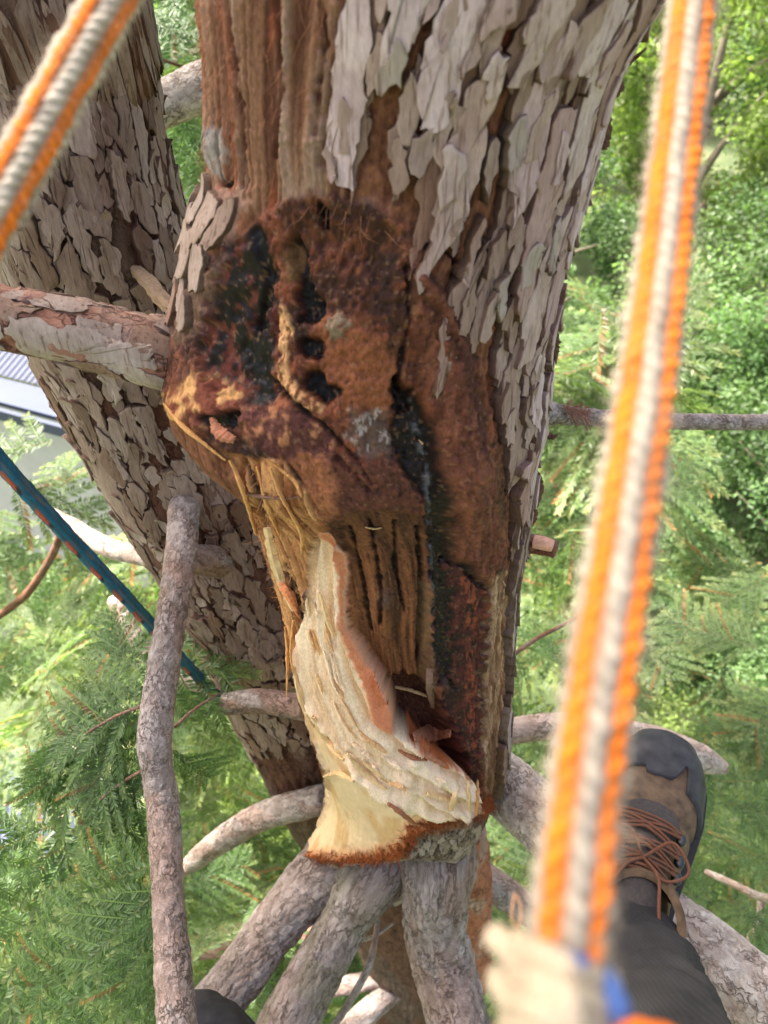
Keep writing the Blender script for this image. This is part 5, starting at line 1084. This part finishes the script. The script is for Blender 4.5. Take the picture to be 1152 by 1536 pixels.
# the mass of sprays further down and out: one piece of foliage
def foliage(specs, name, mat, label=None):
    Vs, Fs, Cs, base = [], [], [], 0
    for n, x0, x1, y0, y1, d0, d1, sc in specs:
        for _ in range(n):
            for _t in range(20):
                u, v = rf.uniform(x0, x1), rf.uniform(y0, y1); d = rf.uniform(d0, d1); a = P(u, v, d)
                dr = np.array([rf.normal(0, 1), rf.normal(0, 1), rf.normal(-.3, .4)]); k_ = rf.uniform(.8, 1.3) * sc
                if clear(a, dr, .2 * k_): break
            Bm = basis(dr, np.array([0, -.25, 1.0]) + rf.normal(0, .4, 3)) * k_
            fv_, ff, fc = FR_MID[rf.integers(4)]
            Vs.append(fv_ @ Bm.T + a); Fs.append(ff + base); Cs.append(fc * rf.uniform(.7, 1.25)); base += len(fv_)
    o = link(name, mesh_np(name, np.vstack(Vs), np.vstack(Fs), np.vstack(Cs), smooth=False), mat, tree); o['kind'] = 'stuff'; return o
foliage([(130, -120, 480, 640, 1600, 1.9, 3.4, 1.5), (125, 760, 1280, 850, 1620, 2.2, 3.6, 1.5), (60, 780, 1000, 430, 900, 2.4, 4.0, 1.7), (60, 300, 800, 1290, 1620, 2.6, 3.6, 1.4)], 'foliage', M['needle_pale'])

# the tree's own unseen crown, added and placed overhead to shade trunk, ropes and climber
Vs, Fs, Cs, base_i = [], [], [], 0
for _ in range(175):
    while True:
        q = rf.uniform(-1, 1, 3)
        if q @ q < 1: break
    a = np.array([-.75, 1.1, 9.5]) + q * np.array([1.45, 1.5, 1.2])
    dr = np.array([a[0] + .3, a[1] - .7, -.4]) + rf.normal(0, .5, 3); Bm = basis(dr, np.array([0, 0, 1.0]) + rf.normal(0, .3, 3)) * rf.uniform(1.8, 2.8)
    fv_, ff, fc = FR_MID[rf.integers(4)]; Vs.append(fv_ @ Bm.T + a); Fs.append(ff + base_i); Cs.append(fc); base_i += len(fv_)
cr_o = link('crown', mesh_np('crown', np.vstack(Vs), np.vstack(Fs), np.vstack(Cs), smooth=False), M['needle'], tree); cr_o['kind'] = 'stuff'

# ------------------------------------------------------------------ ground
def mat_ground():
    m, t, b = new_mat('ground_litter')
    n = noise(t, .6, 6); r = ramp(t, n.outputs[0], [(.3, (.045, .07, .025)), (.55, (.08, .10, .04)), (.75, (.12, .10, .06))])
    n_ = noise(t, 14, 6); r_2 = ramp(t, n_.outputs[0], [(.3, (.6, .6, .6)), (.7, (1.3, 1.3, 1.3))])
    t.links.new(mul(t, r.outputs[0], r_2.outputs[0]), b.inputs['Base Color']); b.inputs['Roughness'].default_value = .95
    bump(t, b, n_.outputs[0], .6, .05); return m
gx = np.r_[np.linspace(-150, -20, 14), np.linspace(-18, 18, 60), np.linspace(20, 150, 14)]
GX, GY = np.meshgrid(gx, gx + 12); GZ = .25 * (fbm(GX / 4 + 40, GY / 4 + 40, 3, 80) - .5) * (np.abs(GX) < 60)
ground = link('ground', mesh_np('ground', np.stack([GX, GY, GZ - .1], -1).reshape(-1, 3), grid_faces(len(gx), len(gx))), mat_ground()); ground['kind'] = 'structure'

# ------------------------------------------------------------------ broadleaf trees and shrubs
def crown_arrays(n, clumps, seed, leaf=.07, flat=.85, clr=.25, hollow=.45):
    """unit crown: radius about 1, leaves grouped in clumps"""
    r_ = np.random.default_rng(seed); c = r_.normal(size=(clumps, 3)); c /= np.linalg.norm(c, axis=1)[:, None]
    c *= (r_.uniform(hollow, 1.0, clumps) ** .6)[:, None]; c[:, 2] *= flat; c[:, 2] += .1 * r_.normal(size=clumps)
    sz = r_.uniform(.5, 1.2, clumps) * clr; w = sz ** 2; k = r_.choice(clumps, n, p=w / w.sum())
    off = r_.normal(size=(n, 3)); off /= np.linalg.norm(off, axis=1)[:, None]; off *= (r_.uniform(0, 1, n) ** .45)[:, None] * sz[k][:, None]; off[:, 2] *= .7
    p = c[k] + off
    nrm = off / (np.linalg.norm(off, axis=1)[:, None] + 1e-6) * .6 + np.array([0, 0, .8]) + r_.normal(size=(n, 3)) * .55; nrm /= np.linalg.norm(nrm, axis=1)[:, None]
    x = np.cross(nrm, r_.normal(size=(n, 3))); x /= np.linalg.norm(x, axis=1)[:, None]; y = np.cross(nrm, x)
    L = leaf * r_.uniform(.6, 1.25, n)[:, None]
    v = np.stack([p, p + x * L * .5 + y * L * .32 + nrm * L * .08, p + x * L - nrm * L * .1, p + x * L * .5 - y * L * .32 + nrm * L * .08], 1).reshape(-1, 3)
    tone = r_.uniform(.6, 1.4, n) * (.65 + .7 * r_.random(clumps)[k]); col = np.repeat(tone[:, None] * np.array([[1.0, 1, 1]]), 4, 0)
    return v, np.arange(4 * n).reshape(-1, 4), col
crowns = {}
for nm_, mt, ks in (('a', 'leaf_a', (101, 102)), ('b', 'leaf_b', (103, 104)), ('c', 'leaf_c', (105,))):
    crowns[nm_] = []
    for s in ks:
        me = mesh_np('crown', *crown_arrays(24000, 85, s, .040)[:2], crown_arrays(24000, 85, s, .040)[2], smooth=False); me.materials.append(M[mt]); crowns[nm_].append(me)
M['farbark'] = mat_simple('grey_tree_bark', lin(120, 108, 94), .9, 20)
def tree_trunk_mesh(h, r, seed):
    r_ = np.random.default_rng(seed); Vs, Fs, base = [], [], 0
    def add(pts):
        nonlocal base
        L = Limb.__new__(Limb); L.setup(spline(np.asarray(pts), 18)); A_, S_ = np.meshgrid(np.linspace(0, 2 * math.pi, 9, endpoint=False), L.s)
        q, _ = L.at(A_.ravel(), S_.ravel(), np.zeros(A_.size)); Vs.append(q); Fs.append(grid_faces(18, 9, True, base)); base += len(q)
    add([(0, 0, -.2, r), (.05, .02, h * .3, r * .8), (-.04, .05, h * .6, r * .55), (.02, 0, h * .95, r * .15)])
    for k in range(7):
        a = r_.uniform(0, 6.28); z0 = h * r_.uniform(.3, .7); l = h * r_.uniform(.25, .4)
        add([(0, 0, z0, r * .45), (math.cos(a) * l * .5, math.sin(a) * l * .5, z0 + l * .35, r * .25), (math.cos(a) * l, math.sin(a) * l, z0 + l * .6, r * .06)])
    return mesh_np('trunk', np.vstack(Vs), np.vstack(Fs))
trunks = [tree_trunk_mesh(1.0, .035, s) for s in (1, 2)]
for me in trunks: me.materials.append(M['farbark'])
rt_ = random.Random(4)
def leafy(name, label, cat, x, y, h, rad, kind, group, trunk_part=True):
    o = thing(name, label, cat, (x, y, 0), group)
    t_o = bpy.data.objects.new('trunk', rt_.choice(trunks)); COL.objects.link(t_o); t_o.parent = o; t_o.scale = (h * .8, h * .8, h * .92); t_o.rotation_euler = (0, 0, rt_.uniform(0, 6))
    c = bpy.data.objects.new('crown', rt_.choice(crowns[kind])); COL.objects.link(c); c.parent = o; c.location = (0, 0, h - rad * .95); c.scale = (rad, rad, rad * 1.05); c.rotation_euler = (rt_.uniform(-.2, .2), rt_.uniform(-.2, .2), rt_.uniform(0, 6))
    return o
g_t = 'broadleaf trees beyond the conifer'; g_s = 'rounded shrubs below the conifer'
for x, y, h, rad, kd in [(5.2, 13.5, 6.6, 2.5, 'c'), (8.8, 16, 7.0, 2.8, 'a'), (3.4, 17.5, 6.8, 2.8, 'c'), (7.0, 22, 7.4, 3.2, 'c'), (11.5, 21, 7.4, 3.2, 'a'), (14.5, 27, 8.2, 3.6, 'c'), (10, 31, 8.4, 3.8, 'a'), (2.5, 27, 8.0, 3.6, 'a'), (-2.5, 19, 7.2, 3.0, 'b'), (-6, 24, 8, 3.4, 'a'), (-10, 18, 7, 3, 'b'), (-13, 27, 8.4, 3.6, 'a'), (17, 20, 7.5, 3.2, 'a'), (6, 38, 9, 4.2, 'c'), (-4, 36, 9, 4.2, 'a'), (16, 40, 9.5, 4.4, 'a')]:
    leafy('leafy_tree', {'a': 'fresh green broadleaf tree standing beyond the rope and trunk', 'b': 'deeper green broadleaf tree behind the forked stems', 'c': 'sunlit yellow-green broadleaf tree beyond the rope and trunk'}[kd], 'tree', x, y, h, rad, kd, g_t)
for x, y, h, rad, kd in [(3.4, 8.6, 3.6, 1.7, 'a'), (5.4, 9.8, 4.2, 1.9, 'b'), (2.2, 11.2, 4.0, 1.8, 'b'), (4.3, 6.2, 2.8, 1.5, 'b'), (2.4, 5.6, 2.2, 1.3, 'a'), (6.6, 7.4, 3.2, 1.7, 'a'), (1.2, 7.6, 2.6, 1.5, 'b'), (.9, 4.2, 1.7, 1.1, 'a'), (2.6, 3.4, 1.7, 1.1, 'c'), (4.0, 4.0, 2.0, 1.2, 'a'), (-.8, 6.0, 2.2, 1.4, 'c'), (-1.0, 9.4, 3.2, 1.7, 'a'), (-.6, 3.4, 1.4, 1.0, 'c'), (-2.2, 4.9, 1.7, 1.1, 'c'), (-.9, 1.6, 1.2, .9, 'a'), (.8, 1.9, 1.2, 1.0, 'b'), (2.0, 1.6, 1.3, .9, 'b'), (7.5, 11.5, 4.5, 2, 'c'), (-2.6, 12, 4, 2, 'b')]:
    leafy('shrub', {'a': 'rounded mid-green shrub growing below the conifer', 'b': 'rounded dark green shrub growing below the conifer', 'c': 'rounded yellow-green shrub growing below the conifer'}[kd], 'shrub', x, y, h, rad, kd, g_s)

# ------------------------------------------------------------------ house with a corrugated roof, and a carport
def mat_iron():
    m, t, b = new_mat('blue_grey_iron')
    n = noise(t, 3, 5); r = ramp(t, n.outputs[0], [(.3, lin(54, 60, 78)), (.7, lin(66, 73, 92))])
    t.links.new(r.outputs[0], b.inputs['Base Color']); b.inputs['Roughness'].default_value = .7; b.inputs['Metallic'].default_value = 0.0; return m
M['iron'] = mat_iron(); M['trim'] = mat_simple('pale_fascia', lin(58, 65, 84), .5, 5, (.92, 1.05), 0)
M['wallp'] = mat_simple('pale_weatherboard', lin(190, 188, 180), .8, 8, (.9, 1.05), .1)
def corrugated(name, o, ex, ey, W_, L_, parent, pitch=.076, amp=.013, sheets=4):
    """o corner, ex along the eave, ey up the slope; one object for each sheet"""
    nz_ = np.cross(ex, ey); sw_ = W_ / sheets
    for k in range(sheets):
        x = np.linspace(0, sw_ + .06, int(sw_ / pitch * 8)); x_ = x + k * sw_
        z = amp * np.sin(x_ / pitch * 2 * math.pi) + .003 * (k % 2)
        v = []
        for yy in (0, L_):
            v.append(o + x_[:, None] * ex + yy * ey + z[:, None] * nz_)
        for yy in (L_, 0):
            v.append(o + x_[:, None] * ex + yy * ey + (z - .0015)[:, None] * nz_)
        link('roofing_sheet', mesh_np('roofing_sheet', np.vstack(v), grid_faces(4, len(x), False)), M['iron'], parent)
def quadbox(name, o, ex, ey, ez, parent, mat):
    v = [o + a * ex + b_ * ey + c * ez for a in (0, 1) for b_ in (0, 1) for c in (0, 1)]
    f = np.array([[0, 1, 3, 2], [4, 6, 7, 5], [0, 4, 5, 1], [2, 3, 7, 6], [0, 2, 6, 4], [1, 5, 7, 3]])
    return link(name, mesh_np(name, np.array(v), f, smooth=False), mat, parent)
e0, e1 = P(-10, 588, 7.2), P(140, 646, 7.2)
def at_z(u, v, z):
    k = P(u, v, 1.0) - np.array([0, 0, ZC]); return np.array([0, 0, ZC]) + k * ((z - ZC) / k[2])
EZ = 2.9
e0, e1 = at_z(-10, 560, EZ), at_z(150, 600, EZ); ex = (e1 - e0) / np.linalg.norm(e1 - e0)
hor = np.array([-ex[1], ex[0], 0.0]); hor = hor if hor[1] > 0 else -hor
ey = hor * math.cos(R(18)) + np.array([0, 0, math.sin(R(18))])
house = thing('house', 'pale house with a blue-grey corrugated iron roof beyond the left limb', 'house', tuple(e1[:2]) + (0,))
org = e1 + ex * .15 - ex * 7.0
rf_o = bpy.data.objects.new('roof', None); COL.objects.link(rf_o); rf_o.parent = house; WORLD_OFF['roof'] = tuple(house.location)
corrugated('roof', org, ex, ey, 7.0, 2.4, rf_o, sheets=8)
ey2 = hor * math.cos(R(18)) - np.array([0, 0, math.sin(R(18))]); ridge = org + ey * 2.4
corrugated('roof', ridge, ex, ey2, 7.0, 2.4, rf_o, sheets=8)
quadbox('fascia', org - hor * .40 + np.array([0, 0, -.06]), ex * 7.0, hor * .37, np.array([0, 0, .05]), house, M['trim'])
quadbox('gutter', org - hor * .52 + np.array([0, 0, -.14]), ex * 7.0, hor * .05, np.array([0, 0, .12]), house, M['trim'])
quadbox('wall', org + hor * .15 + ex * .3 + np.array([0, 0, -2.92]), ex * 6.4, hor * 4.1, np.array([0, 0, 2.85]), house, M['wallp'])
c0 = at_z(20, 1240, 2.1); car = thing('carport', 'low blue-grey corrugated carport roof glimpsed through the lower sprays', 'carport', (c0[0], c0[1], 0))
corrugated('roof', c0 + np.array([-2.6, -.3, 0]), np.array([1.0, 0, 0]), np.array([0, .985, .17]), 3.0, .8, car, sheets=4)
for dx, dy in ((-2.4, -.2), (.2, -.2), (-2.4, .5), (.2, .5)):
    quadbox('post', c0 + np.array([dx, dy, -2.15]), np.array([.08, 0, 0]), np.array([0, .08, 0]), np.array([0, 0, 2.12 + .17 * dy]), car, M['wallp'])
